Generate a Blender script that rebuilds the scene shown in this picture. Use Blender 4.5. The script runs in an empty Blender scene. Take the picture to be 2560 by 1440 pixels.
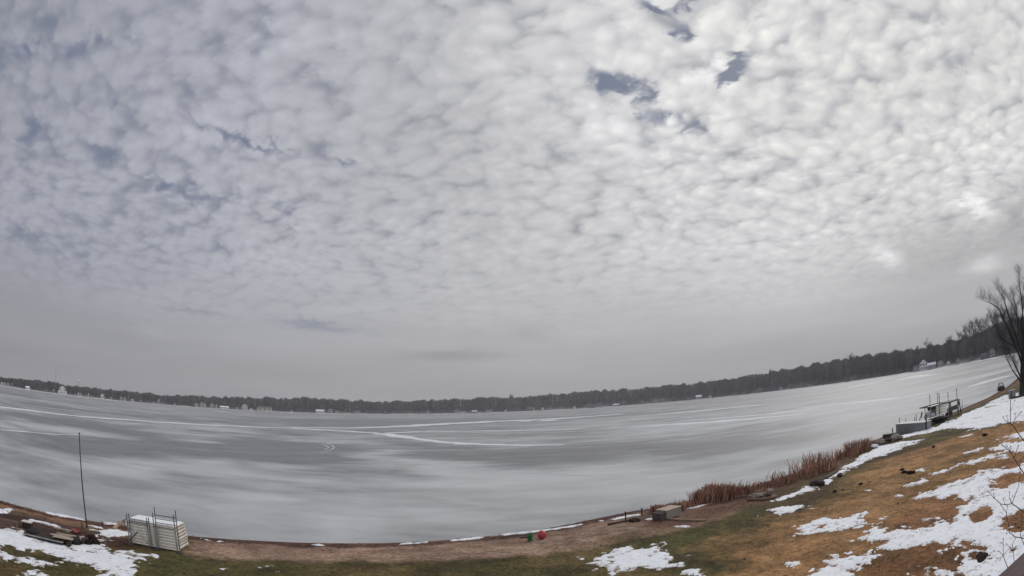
import bpy, math, random
import numpy as np
from mathutils import Vector, Matrix
random.seed(7); RNG = np.random.RandomState(11)
rad = math.radians
scene = bpy.context.scene
# ------------------------------------------------------------------ camera (wide-angle lens with barrel curvature)
F, K, PITCH, ROLL, H = 1.035, 0.053, rad(13.1), rad(-2.21), 6.5
cam_d = bpy.data.cameras.new("camera"); cam = bpy.data.objects.new("camera", cam_d)
scene.collection.objects.link(cam); scene.camera = cam
cam.matrix_world = Matrix.Translation((0, 0, H)) @ Matrix.Rotation(math.pi/2 + PITCH, 4, 'X') @ Matrix.Rotation(ROLL, 4, 'Z')
cam_d.type = 'PANO'; cam_d.sensor_width = 36; cam_d.sensor_fit = 'HORIZONTAL'
cy = cam_d
cy.panorama_type = 'FISHEYE_LENS_POLYNOMIAL'
cy.fisheye_fov = rad(180)
cy.fisheye_polynomial_k0 = 0
cy.fisheye_polynomial_k1 = -1/(F*18)
cy.fisheye_polynomial_k2 = 0
cy.fisheye_polynomial_k3 = -K/(F*18**3)
cy.fisheye_polynomial_k4 = 0
cam_d.clip_start = 0.05; cam_d.clip_end = 20000
scene.render.resolution_x = 1024; scene.render.resolution_y = 576
scene.view_settings.view_transform = 'Standard'; scene.view_settings.look = 'None'
scene.view_settings.exposure = 0.3; scene.view_settings.gamma = 1
scene.cycles.max_bounces = 6; scene.cycles.diffuse_bounces = 3; scene.cycles.volume_bounces = 0

# ------------------------------------------------------------------ lens maths: a pixel of the 2560 wide photograph -> a ray
def rays(px):
    px = np.atleast_2d(np.asarray(px, float)); u = px[:, 0]-1280; v = 720-px[:, 1]
    r = np.hypot(u, v)+1e-9; R = r/1280; th = R/F*(1+K*R*R)
    a, b, c = np.sin(th)*u/r, np.sin(th)*v/r, np.cos(th)
    cr, sr = math.cos(ROLL), math.sin(ROLL)
    x = a*cr-b*sr; y = a*sr+b*cr
    cp, sp = math.cos(PITCH), math.sin(PITCH)
    return np.stack([x, c*cp-y*sp, c*sp+y*cp], 1)

# ------------------------------------------------------------------ world: sky texture behind a sheet of altocumulus
SUN_EL, SUN_AZ = rad(33), rad(40)      # azimuth measured from +Y towards +X
world = bpy.data.worlds.new("World"); scene.world = world; world.use_nodes = True
wt = world.node_tree; wt.nodes.clear()
class S:
    """tiny socket algebra for shader maths"""
    def __init__(s, t, sock): s.t = t; s.k = sock
    def op(s, o, b=None, c=None, clamp=False):
        n = s.t.nodes.new('ShaderNodeMath'); n.operation = o; n.use_clamp = clamp
        s.t.links.new(s.k, n.inputs[0])
        for i, q in ((1, b), (2, c)):
            if q is None: continue
            if isinstance(q, S): s.t.links.new(q.k, n.inputs[i])
            else: n.inputs[i].default_value = q
        return S(s.t, n.outputs[0])
    def __add__(s, b): return s.op('ADD', b)
    def __radd__(s, b): return s.op('ADD', b)
    def __mul__(s, b): return s.op('MULTIPLY', b)
    def __rmul__(s, b): return s.op('MULTIPLY', b)
    def __sub__(s, b): return s.op('SUBTRACT', b)
    def __rsub__(s, b): return s.op('MULTIPLY', -1).op('ADD', b)
    def __truediv__(s, b): return s.op('DIVIDE', b)
    def pw(s, b): return s.op('POWER', b)
    def clamp(s): return s.op('ADD', 0.0, clamp=True)
    def sstep(s, a, b, lo=0.0, hi=1.0):
        n = s.t.nodes.new('ShaderNodeMapRange'); n.interpolation_type = 'SMOOTHSTEP'
        s.t.links.new(s.k, n.inputs[0])
        for i, q in ((1, a), (2, b), (3, lo), (4, hi)): n.inputs[i].default_value = q
        return S(s.t, n.outputs[0])
def vecnode(t, x, y, z):
    n = t.nodes.new('ShaderNodeCombineXYZ')
    for i, q in enumerate((x, y, z)):
        if isinstance(q, S): t.links.new(q.k, n.inputs[i])
        else: n.inputs[i].default_value = q
    return n.outputs[0]
def noise(t, vec, scale, detail=3, rough=.5, dist=0.0, out=0):
    n = t.nodes.new('ShaderNodeTexNoise'); t.links.new(vec, n.inputs['Vector'])
    n.inputs['Scale'].default_value = scale; n.inputs['Detail'].default_value = detail
    n.inputs['Roughness'].default_value = rough; n.inputs['Distortion'].default_value = dist
    return S(t, n.outputs[out])
def mixc(t, f, a, b, blend='MIX'):
    n = t.nodes.new('ShaderNodeMix'); n.data_type = 'RGBA'; n.blend_type = blend
    for i, q in ((0, f), (6, a), (7, b)):
        if isinstance(q, S): t.links.new(q.k, n.inputs[i])
        elif isinstance(q, (int, float)): n.inputs[i].default_value = q
        elif isinstance(q, tuple): n.inputs[i].default_value = q+(1,) if len(q) == 3 else q
        else: t.links.new(q, n.inputs[i])
    return n.outputs[2]
def srgb(r, g, b):
    f = lambda c: (c/255/12.92) if c/255 <= .04045 else ((c/255+.055)/1.055)**2.4
    return (f(r), f(g), f(b))

tc = wt.nodes.new('ShaderNodeTexCoord')
sep = wt.nodes.new('ShaderNodeSeparateXYZ'); wt.links.new(tc.outputs['Generated'], sep.inputs[0])
dx, dy, dz = (S(wt, sep.outputs[i]) for i in range(3))
up = dz.op('MAXIMUM', 0.0)
den = up + 0.24
px_, py_ = dx/den, dy/den
pvec = vecnode(wt, px_, py_, 0.0)
# gentle warp of the cloud sheet
w1 = noise(wt, pvec, 2.2, 3, .5); w2 = noise(wt, vecnode(wt, px_+7.3, py_-3.1, 4.0), 2.2, 3, .5)
qx, qy = px_ + (w1-0.5)*0.16, py_ + (w2-0.5)*0.16
# cells are drawn out a little along one direction
ca, sa = math.cos(rad(-28)), math.sin(rad(-28))
rx, ry = qx*ca + qy*sa, qy*ca - qx*sa
rvec = vecnode(wt, rx*0.92, ry*1.03, 0.0)
big = noise(wt, rvec, 1.5, 3, .55)
mid = noise(wt, rvec, 8.5, 4, .6, .0)
fin = noise(wt, rvec, 23.0, 4, .6, .0)
def voro(vec, scale, sm=.6):
    n = wt.nodes.new('ShaderNodeTexVoronoi'); n.feature = 'SMOOTH_F1'; n.voronoi_dimensions = '2D'
    wt.links.new(vec, n.inputs['Vector']); n.inputs['Scale'].default_value = scale
    n.inputs['Smoothness'].default_value = sm
    return S(wt, n.outputs['Distance'])
jx, jy = rx*0.92 + (fin-0.5)*0.035 + (mid-0.5)*0.06, ry*1.03 + (mid-0.5)*0.06 + (fin-0.5)*0.035
puff = 1.0 - voro(vecnode(wt, jx, jy, 0.0), 13.5, .45)*1.5
puff2 = 1.0 - voro(vecnode(wt, jx+3.7, jy+1.9, 0.0), 26.0, .5)*1.5
fade = dz.sstep(0.10, 0.32)               # cells melt into an even veil near the horizon
fade2 = dz.sstep(0.07, 0.38)
th = (puff*0.30 + puff2*0.16 + mid*0.45 + fin*0.40 + big*0.34)
# local openings and marks in the sheet: (photo pixel, half width deg, half height deg, tilt deg, weight)
hz = (fin-0.5)*0.12 + (mid-0.5)*0.14; hz2 = (mid-0.5)*0.12+(fin-0.5)*0.07
def spot(pix, sw, sh, tilt, jit=1.0):
    d = rays([pix])[0]; v = Vector(d); h = Vector((v.y, -v.x, 0)).normalized(); u = h.cross(v).normalized()
    if u.z < 0: u = -u
    t_ = rad(tilt); a_ = h*math.cos(t_)+u*math.sin(t_); b_ = u*math.cos(t_)-h*math.sin(t_)
    A = dx*a_.x + dy*a_.y + dz*a_.z + hz*jit
    B = dx*b_.x + dy*b_.y + dz*b_.z + hz2*jit
    e = (A/rad(sw)).pw(2.0) + (B/rad(sh)).pw(2.0)
    fr = (dx*v.x + dy*v.y + dz*v.z).op('GREATER_THAN', 0.5)
    return e.op('MULTIPLY', -1.0).op('EXPONENT')*fr
holes = None
for pix, sw, sh, tl, wgt in [((1640, 22), 2.2, .9, -30, .42), ((1700, 92), 1.6, .8, -40, .42), ((1722, 4), 1.8, .6, 0, .4),
        ((1830, 172), 1.9, 1.0, 20, .60), ((1505, 195), 2.4, 1.0, -25, .40), ((1590, 225), 2.2, 1.2, -30, .34), ((1650, 285), 2.6, 1.2, -35, .26),
        ((1730, 325), 2.4, .8, -25, .14), ((1900, 95), 4.0, 2.0, -10, .13),
        ((640, 352), 4.2, .55, -14, .30), ((560, 330), 2.0, .5, -20, .16), ((400, 462), 1.6, .8, -10, .26), ((480, 490), 2.6, 1.0, -12, .20), ((700, 515), 1.8, .7, -25, .16),
        ((720, 568), 1.0, .5, -10, .16), ((860, 405), 1.3, .6, 0, .18), ((800, 460), 1.2, .4, 0, .12), ((60, 120), 2.2, .9, 10, .24), ((200, 120), 2.2, .9, 20, .22),
        ((75, 330), 1.2, 2.2, 10, .20), ((650, 100), 1.6, 1.2, 40, .15), ((280, 260), 1.0, .8, 0, .15), ((250, 400), 3.0, 1.0, -5, .12), ((100, 610), 7, 1.0, -8, .12), ((330, 90), 1.4, 1.0, 30, .16)]:
    s_ = spot(pix, sw, sh, tl, .7)*(wgt*1.5+.06)
    holes = s_ if holes is None else holes + s_
az = dx.op('ARCTAN2', dy)                # radians, + to the right
leftness = az.sstep(rad(15), rad(-60))
thin = holes*(mid*1.3 + fin*0.9 - 0.1) + leftness*0.15 - 0.20
cover = ((th - thin*1.0).sstep(0.27, 0.92))*fade + (1.0-fade)
# broad brightness of the sheet: glow round the hidden sun, dim towards the horizon and the left
sund = Vector((math.sin(rad(52))*math.cos(rad(36)), math.cos(rad(52))*math.cos(rad(36)), math.sin(rad(36))))
cs = (dx*sund.x + dy*sund.y + dz*sund.z).op('MAXIMUM', -1.0)
glow = cs.sstep(0.62, 0.95); glow2 = cs.sstep(0.80, 1.0)
upb = dz.sstep(0.0, 0.28)
back = (dy*-1.0).sstep(0.0, 0.8)
base = (0.358 + upb*0.132)*(1.0 - az.sstep(rad(15), rad(-75))*0.34*(1.0-back)) + glow*upb*0.15 + back*0.20
relief = (puff-0.50)*0.80 + (puff2-0.50)*0.45 + (mid-0.5)*1.1 + (fin-0.5)*0.8
side = (glow*0.14 + 0.20)*(big*0.9+0.55)
bandv = vecnode(wt, az*1.7, dz*15.0, 0.0)
band = noise(wt, bandv, 1.4, 4, .55)
lum = base*(1.0 + relief*side*fade2) * (1.0 + (big-0.5)*0.30*fade2) * (1.0 + (band-0.5)*0.36*(1.0-fade2*0.7))
marks = None
for pix, sw, sh, tl, wgt in [((1130, 890), 4.6, .6, 0, -.20), ((1325, 832), 2.6, 1.0, -5, -.10), ((2215, 640), 1.7, 1.0, -35, .42), ((2460, 662), 2.2, .7, 0, .36),
        ((2445, 515), 2.4, .8, -35, .45), ((390, 836), 2.2, .45, -5, .10), ((1190, 765), 3.4, .5, 0, .07), ((1520, 614), 1.8, .28, 10, -.14), ((1430, 590), 1.6, .22, 5, -.08),
        ((2350, 620), 10.0, 4.0, 0, -.22), ((2540, 540), 3.0, 3.0, 0, -.22), ((1380, 250), 8, 3, -35, .07), ((1560, 330), 5, 1.2, -38, .16), ((1780, 160), 2.0, 2.0, 0, .16),
        ((480, 330), 4.0, 1.2, -35, .12)]:
    s_ = spot(pix, sw, sh, tl, .5 if pix[1] < 600 else .15)*wgt
    marks = s_ if marks is None else marks + s_
lum = lum*(1.0+marks)
warm = mixc(wt, leftness*(upb*0.8+0.2), srgb(187, 187, 189), srgb(180, 182, 195))
warm = mixc(wt, (glow2*0.6+relief*glow*0.9).clamp(), warm, srgb(189, 189, 186))
nm = wt.nodes.new('ShaderNodeVectorMath'); nm.operation = 'SCALE'
wt.links.new(warm, nm.inputs[0]); wt.links.new((lum*18.5).k, nm.inputs['Scale'])
sky = wt.nodes.new('ShaderNodeTexSky'); sky.sky_type = 'NISHITA'; sky.sun_disc = False
sky.sun_elevation = SUN_EL; sky.sun_rotation = SUN_AZ; sky.air_density = 1.0; sky.dust_density = 2.0
skyc = mixc(wt, 0.975, sky.outputs[0], (1.42, 1.66, 2.30))     # thin high veil over the blue
bstreak = (spot((790, 815), 4.2, .45, -4, .3)*.55 + spot((480, 776), 4.0, .3, -3, .3)*.4)
colc = mixc(wt, (1.0-cover + bstreak).clamp(), nm.outputs[0], skyc)
bg = wt.nodes.new('ShaderNodeBackground'); bg.inputs[1].default_value = 0.1
wt.links.new(colc, bg.inputs[0])
wo = wt.nodes.new('ShaderNodeOutputWorld'); wt.links.new(bg.outputs[0], wo.inputs[0])
world.cycles.sampling_method = 'MANUAL'; world.cycles.sample_map_resolution = 512

sun_d = bpy.data.lights.new("sun", 'SUN'); sun_d.energy = 1.1; sun_d.angle = rad(12); sun_d.color = (1, .97, .92)
sun = bpy.data.objects.new("sun", sun_d); scene.collection.objects.link(sun)
sv = Vector((math.sin(SUN_AZ)*math.cos(SUN_EL), math.cos(SUN_AZ)*math.cos(SUN_EL), math.sin(SUN_EL)))
sun.rotation_euler = sv.to_track_quat('Z', 'Y').to_euler(); sun.location = (0, 0, 60)

# ------------------------------------------------------------------ helpers
COL = scene.collection
def tag(o, label=None, cat=None, group=None, kind=None):
    if label: o["label"] = label
    if cat: o["category"] = cat
    if group: o["group"] = group
    if kind: o["kind"] = kind
    return o
def empty(name, loc, rz=0, label=None, cat=None, group=None):
    o = bpy.data.objects.new(name, None); COL.objects.link(o); o.location = loc; o.rotation_euler = (0, 0, rz)
    o.empty_display_size = .2
    return tag(o, label, cat, group)
def mesh_np(name, V, Q, mat, parent=None, smooth=False, cols=None):
    """V (n,3), Q (m,k) integer faces, all of k corners"""
    V = np.asarray(V, np.float32); Q = np.asarray(Q, np.int32); k = Q.shape[1]
    me = bpy.data.meshes.new(name); me.vertices.add(len(V)); me.vertices.foreach_set('co', V.ravel())
    me.loops.add(Q.size); me.loops.foreach_set('vertex_index', Q.ravel())
    me.polygons.add(len(Q)); me.polygons.foreach_set('loop_start', np.arange(len(Q), dtype=np.int32)*k)
    me.polygons.foreach_set('loop_total', np.full(len(Q), k, np.int32))
    if smooth: me.polygons.foreach_set('use_smooth', np.ones(len(Q), bool))
    me.update(calc_edges=True)
    if cols is not None:
        a = me.color_attributes.new('tint', 'FLOAT_COLOR', 'POINT')
        c = np.ones((len(V), 4), np.float32); c[:, :cols.shape[1]] = cols; a.data.foreach_set('color', c.ravel())
    if mat: me.materials.append(mat)
    o = bpy.data.objects.new(name, me); COL.objects.link(o); o.parent = parent
    return o
class MB:
    """collects shapes and links them as ONE mesh"""
    def __init__(s): s.v = []; s.f = []
    def add(s, v, f):
        n = len(s.v); s.v += [tuple(q) for q in v]; s.f += [tuple(i+n for i in q) for q in f]; return s
    def box(s, c, d, rz=0.0, rx=0.0, ry=0.0):
        R = Matrix.Rotation(rz, 3, 'Z') @ Matrix.Rotation(ry, 3, 'Y') @ Matrix.Rotation(rx, 3, 'X')
        v = [Vector(c)+R @ Vector((x*d[0]/2, y*d[1]/2, z*d[2]/2)) for x in (-1, 1) for y in (-1, 1) for z in (-1, 1)]
        return s.add(v, [(0, 1, 3, 2), (4, 6, 7, 5), (0, 4, 5, 1), (2, 3, 7, 6), (0, 2, 6, 4), (1, 5, 7, 3)])
    def tube(s, pts, rs, n=6, cap=True):
        pts = [Vector(p) for p in pts]
        if not isinstance(rs, (list, tuple)): rs = [rs]*len(pts)
        v = []; f = []
        for i, p in enumerate(pts):
            d = (pts[min(i+1, len(pts)-1)]-pts[max(i-1, 0)]).normalized()
            a = d.orthogonal().normalized() if i == 0 else (a-d*a.dot(d)).normalized()
            b = d.cross(a)
            for k in range(n):
                t = 2*math.pi*k/n; v.append(p+(a*math.cos(t)+b*math.sin(t))*rs[i])
        for i in range(len(pts)-1):
            for k in range(n):
                f.append((i*n+k, i*n+(k+1) % n, (i+1)*n+(k+1) % n, (i+1)*n+k))
        if cap: f.append(tuple(range(n))[::-1]); f.append(tuple((len(pts)-1)*n+k for k in range(n)))
        return s.add(v, f)
    def lathe(s, c, prof, n=16):
        v = []; f = []
        for r, z in prof:
            for k in range(n):
                t = 2*math.pi*k/n; v.append((c[0]+r*math.cos(t), c[1]+r*math.sin(t), c[2]+z))
        for i in range(len(prof)-1):
            for k in range(n): f.append((i*n+k, i*n+(k+1) % n, (i+1)*n+(k+1) % n, (i+1)*n+k))
        f.append(tuple(range(n))[::-1]); f.append(tuple((len(prof)-1)*n+k for k in range(n)))
        return s.add(v, f)
    def blob(s, c, r, seed=0, rough=.25, n=10, m=7):
        rr = random.Random(seed); v = []; f = []
        ph = [rr.uniform(0, 6.28) for _ in range(6)]
        for j in range(m+1):
            a = math.pi*j/m
            for k in range(n):
                t = 2*math.pi*k/n
                q = 1+rough*(math.sin(2*t+ph[0])*math.sin(a+ph[1])+.6*math.sin(3*t+ph[2]+2*a)+.4*math.sin(5*a+ph[3]+t)+.5*rr.uniform(-1, 1)*math.sin(a))
                v.append((c[0]+r[0]*q*math.sin(a)*math.cos(t), c[1]+r[1]*q*math.sin(a)*math.sin(t), c[2]-r[2]*(1+rough*.3*math.sin(t+ph[4])*math.sin(a))*math.cos(a)))
        for j in range(m):
            for k in range(n): f.append((j*n+k, j*n+(k+1) % n, (j+1)*n+(k+1) % n, (j+1)*n+k))
        return s.add(v, f)
    def build(s, name, mat, parent=None, smooth=False, bevel=0):
        me = bpy.data.meshes.new(name); me.from_pydata(s.v, [], s.f); me.update()
        if smooth: me.polygons.foreach_set('use_smooth', np.ones(len(me.polygons), bool))
        me.materials.append(mat)
        o = bpy.data.objects.new(name, me); COL.objects.link(o); o.parent = parent
        if bevel:
            b = o.modifiers.new('bevel', 'BEVEL'); b.width = bevel; b.segments = 2; b.limit_method = 'ANGLE'
        return o

def mat(name, col, rough=.8, var=.25, scale=3.0, spec=.3, metal=0.0, bump=0.0, col2=None, detail=4, stretch=None, attr=False):
    m = bpy.data.materials.new(name); m.use_nodes = True; t = m.node_tree; b = t.nodes['Principled BSDF']
    co = t.nodes.new('ShaderNodeTexCoord'); vec = co.outputs['Object']
    if stretch:
        mp = t.nodes.new('ShaderNodeMapping'); mp.inputs['Scale'].default_value = stretch; t.links.new(vec, mp.inputs[0]); vec = mp.outputs[0]
    n = noise(t, vec, scale, detail, .6)
    c2 = col2 or tuple(c*(1-var) for c in col); c1 = col if col2 else tuple(min(1, c*(1+var)) for c in col)
    if attr:
        at = t.nodes.new('ShaderNodeAttribute'); at.attribute_name = 'tint'
        f = n.sstep(.3, .7, 1-var, 1+var)
        vm = t.nodes.new('ShaderNodeVectorMath'); vm.operation = 'SCALE'
        t.links.new(at.outputs['Color'], vm.inputs[0]); t.links.new(f.k, vm.inputs['Scale']); t.links.new(vm.outputs[0], b.inputs['Base Color'])
    else:
        t.links.new(mixc(t, n.sstep(.3, .7), c2, c1), b.inputs['Base Color'])
    b.inputs['Roughness'].default_value = rough; b.inputs['Metallic'].default_value = metal
    b.inputs['Specular IOR Level'].default_value = spec
    if bump:
        bp = t.nodes.new('ShaderNodeBump'); bp.inputs['Strength'].default_value = bump; bp.inputs['Distance'].default_value = .03
        t.links.new(n.k, bp.inputs['Height']); t.links.new(bp.outputs[0], b.inputs['Normal'])
    return m

def lattice(ix, iy, seed):
    h = (ix.astype(np.int64)*374761393 + iy.astype(np.int64)*668265263 + seed*1442695041) & 0x7fffffff
    h = ((h ^ (h >> 13))*1274126177) & 0x7fffffff
    h = h ^ (h >> 16)
    return (h & 0xffff)/65535.0
def vnoise(x, y, seed=0):
    ix = np.floor(x); iy = np.floor(y); fx = x-ix; fy = y-iy
    fx = fx*fx*(3-2*fx); fy = fy*fy*(3-2*fy); ix = ix.astype(int); iy = iy.astype(int)
    a = lattice(ix, iy, seed); b = lattice(ix+1, iy, seed); c = lattice(ix, iy+1, seed); d = lattice(ix+1, iy+1, seed)
    return (a*(1-fx)+b*fx)*(1-fy)+(c*(1-fx)+d*fx)*fy
def fbm(x, y, wl, octs=4, seed=0, gain=.55):
    s = 0; a = 1; n = 0
    for i in range(octs):
        s = s+a*vnoise(x/wl+i*17.3, y/wl-i*9.1, seed+i); n += a; a *= gain; wl *= .5
    return s/n

# ------------------------------------------------------------------ terrain
def plane_pt(px, z=0.0):
    d = rays(px); t = (H-z)/-d[:, 2]; return d[:, :2]*t[:, None]
SHORE_PX = [(0, 1250), (60, 1267), (150, 1288), (220, 1300), (310, 1312), (420, 1331), (500, 1341), (620, 1349), (800, 1356), (1000, 1355), (1150, 1346), (1300, 1331),
            (1420, 1310), (1500, 1293), (1580, 1277), (1640, 1268), (1740, 1247), (1850, 1222), (1960, 1190), (2060, 1160), (2130, 1125), (2200, 1094), (2300, 1058), (2400, 1024), (2470, 994), (2520, 965)]
sp_ = plane_pt(SHORE_PX)
sx = np.concatenate([[-160, -90, -50], sp_[:, 0], [110, 150, 220, 300, 420]])
sy = np.concatenate([[-95, -40, -1], sp_[:, 1], [70, 84, 110, 150, 230]])
def yshore(x): return np.interp(x, sx, sy)
def sdist(x, y): return (yshore(x)-y)*0.85
def zt(x, y):
    s = sdist(x, y)
    z = np.interp(s, [-30, -3, 0, 1.2, 5, 9, 20, 60, 200], [-3, -.55, -.01, .12, .38, .5, .95, 1.9, 3.0])
    return z
def G(px, py):
    """photo pixel -> point on the terrain or ice"""
    d = rays([(px, py)])[0]; z = 0.0
    for _ in range(14):
        t = (H-z)/-d[2]; x, y = d[0]*t, d[1]*t
        z = max(0.0, float(zt(x, y)))*.6+z*.4
    return Vector((x, y, max(0.0, float(zt(x, y)))))
def ZUP(px, py, base):
    """height reached by the pixel's ray above a given base point"""
    d = rays([(px, py)])[0]; r = math.hypot(base[0], base[1]); return H+d[2]/math.hypot(d[0], d[1])*r
def polyw(pl): return np.array([G(*p)[:2] for p in pl])
def sdf_poly(P, X, Y):
    """signed distance, positive inside"""
    n = len(P); dmin = np.full(X.shape, 1e9); inside = np.zeros(X.shape, bool)
    for i in range(n):
        ax, ay = P[i]; bx, by = P[(i+1) % n]; ex, ey = bx-ax, by-ay
        t = np.clip(((X-ax)*ex+(Y-ay)*ey)/(ex*ex+ey*ey+1e-12), 0, 1)
        dmin = np.minimum(dmin, np.hypot(X-ax-t*ex, Y-ay-t*ey))
        c = ((ay > Y) != (by > Y)) & (X < (bx-ax)*(Y-ay)/(by-ay+1e-12)+ax)
        inside ^= c
    return np.where(inside, dmin, -dmin)
def field(P, X, Y, pad):
    out = np.full(X.shape, -9.0)
    m = (X > P[:, 0].min()-pad) & (X < P[:, 0].max()+pad) & (Y > P[:, 1].min()-pad) & (Y < P[:, 1].max()+pad)
    if m.any(): out[m] = sdf_poly(P, X[m], Y[m])
    return out

xs = np.concatenate([np.arange(-160, -42, 3), np.arange(-42, 50, .22), np.arange(50, 110, .8), np.arange(110, 421, 8)])
ss = np.concatenate([np.arange(-4, 0, .5), np.arange(0, 26, .16), np.arange(26, 60, 2), np.arange(60, 221, 20)])
XX, SS = np.meshgrid(xs, ss, indexing='ij')
YY = yshore(XX)-SS/0.85
ZZ = zt(XX, YY)
near = np.clip((SS-.2)/1.0, 0, 1)
ZZ = ZZ+near*((fbm(XX, YY, 2.4, 3, 5)-.5)*.10+(fbm(XX, YY, .5, 2, 8)-.5)*.04)
GAIN = 1.45
# ground colours: real differences of cover (sand, mud, green turf, straw-coloured turf)
def lerp(A, c, w): return A*(1-w[..., None])+np.array(c)*w[..., None]
jit = (fbm(XX, YY, 1.6, 4, 21)-.5)
jf = (fbm(XX, YY, .45, 3, 31)-.5)
C = np.zeros(XX.shape+(3,))+np.array([.048, .043, .016])
C = lerp(C, (.075, .055, .022), np.clip((fbm(XX, YY, 3.0, 4, 41)-.42)*4, 0, 1))
C = lerp(C, (.030, .024, .012), np.clip((fbm(XX, YY, 1.3, 4, 51)-.55)*5, 0, 1)*.7)
ZONES = [  # (polygon in photo pixels, edge softness m, colour, amount)
    ([(1835, 1620), (1820, 1440), (1800, 1385), (1850, 1325), (1930, 1305), (2000, 1275), (2080, 1245), (2110, 1190), (2190, 1152), (2300, 1112), (2400, 1084), (2560, 1048), (2900, 1000), (2900, 1620)], 1.2, (.195, .108, .048), .95),
    ([(2150, 1440), (2050, 1400), (2150, 1390), (2300, 1360), (2420, 1360), (2470, 1390), (2420, 1450)], .6, (.085, .040, .017), .8),
    ([(2200, 1350), (2230, 1300), (2350, 1230), (2500, 1150), (2700, 1120), (2700, 1420), (2350, 1400)], .8, (.150, .072, .036), .7),
    ([(1880, 1290), (1950, 1250), (2080, 1195), (2170, 1148), (2290, 1108), (2420, 1083), (2380, 1095), (2200, 1150), (2110, 1185), (2080, 1235), (1980, 1275)], .6, (.048, .034, .016), .9),
    ([(470, 1330), (800, 1340), (1200, 1330), (1500, 1280), (1700, 1235), (1760, 1240), (1850, 1262), (1830, 1285), (1750, 1315), (1600, 1345), (1400, 1378), (1200, 1398), (1000, 1403), (800, 1403), (640, 1398), (480, 1388), (462, 1372)], .35, (.190, .128, .092), 1.0),
    ([(1560, 1300), (1700, 1240), (1850, 1215), (1940, 1190), (1990, 1215), (1930, 1252), (1850, 1275), (1750, 1312), (1640, 1325)], .6, (.085, .045, .030), .9),
    ([(1850, 1262), (1990, 1215), (2100, 1165), (2200, 1105), (2320, 1060), (2480, 990), (2520, 960), (2400, 1010), (2200, 1080), (2000, 1180), (1850, 1230)], .5, (.060, .032, .020), .9),
    ([(-200, 1180), (0, 1230), (150, 1280), (310, 1305), (420, 1330), (330, 1345), (255, 1330), (150, 1306), (70, 1285), (0, 1268), (-200, 1230)], .3, (.200, .115, .065), 1.0),
    ([(-200, 1250), (0, 1283), (60, 1284), (130, 1302), (200, 1322), (255, 1330), (262, 1340), (240, 1352), (160, 1362), (60, 1345), (0, 1325), (-200, 1300)], .35, (.050, .028, .022), .97),
    ([(270, 1340), (320, 1345), (340, 1360), (300, 1372), (260, 1362)], .3, (.060, .030, .022), .9),
]
for pl, soft, c, amt in ZONES:
    P = polyw(pl); f = field(P, XX, YY, 3.0)
    w = np.clip((f+jit*soft*2.6+jf*soft*1.2)/(soft*2)+.5, 0, 1)*amt
    C = lerp(C, c, w)
# driftline of dark leaves and wet sand at the water's edge
edge = SS+(fbm(XX, YY, 1.1, 4, 61)-.5)*1.0
wetw = np.clip(1-np.abs(edge-.65)/.95, 0, 1)
C = lerp(C, (.045, .020, .016), np.clip(wetw*1.6, 0, 1)*.9)
C = lerp(C, (.13, .075, .055), np.clip(1-np.abs(edge-2.0)/.9, 0, 1)*.6)
wr = np.clip((fbm(XX*1.0, YY*1.0, .9, 4, 71)-.60)*9, 0, 1)*np.clip(1-np.abs(SS-4.6)/1.3, 0, 1)
C = lerp(C, (.06, .035, .022), wr*.8)
bl = np.clip((fbm(XX, YY, 4.5, 4, 81)-.50)*5, 0, 1)*(SS > 5)*np.clip((C[..., 0]-.10)*20, 0, 1)
C = lerp(C, (.095, .062, .024), bl*.55)
C = C*GAIN*(1+jit[..., None]*.9+jf[..., None]*.8)
nx, ns = XX.shape
idx = np.arange(nx*ns).reshape(nx, ns)
Q = np.stack([idx[:-1, :-1], idx[:-1, 1:], idx[1:, 1:], idx[1:, :-1]], -1).reshape(-1, 4)
def ground_mat():
    m = bpy.data.materials.new('ground'); m.use_nodes = True; t = m.node_tree; b = t.nodes['Principled BSDF']
    at = t.nodes.new('ShaderNodeAttribute'); at.attribute_name = 'tint'
    co = t.nodes.new('ShaderNodeTexCoord').outputs['Object']
    a = noise(t, co, 5.0, 6, .65); bb = noise(t, co, 26.0, 4, .7); c = noise(t, co, .7, 3, .5)
    f = (a-.5)*2.6+(bb-.5)*1.9+(c-.5)*1.0+1.0
    vm = t.nodes.new('ShaderNodeVectorMath'); vm.operation = 'SCALE'
    t.links.new(at.outputs['Color'], vm.inputs[0]); t.links.new(f.op('MAXIMUM', .2).k, vm.inputs['Scale'])
    t.links.new(vm.outputs[0], b.inputs['Base Color'])
    b.inputs['Roughness'].default_value = .95; b.inputs['Specular IOR Level'].default_value = .15
    bp = t.nodes.new('ShaderNodeBump'); bp.inputs['Strength'].default_value = .6; bp.inputs['Distance'].default_value = .06
    t.links.new((a+bb*.6).k, bp.inputs['Height']); t.links.new(bp.outputs[0], b.inputs['Normal'])
    return m
V = np.stack([XX, YY, ZZ], -1).reshape(-1, 3)
tag(mesh_np('ground', V, Q, ground_mat(), smooth=True, cols=C.reshape(-1, 3)), 'sandy beach and winter lawn sloping to the frozen lake', 'ground', kind='structure')

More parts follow.
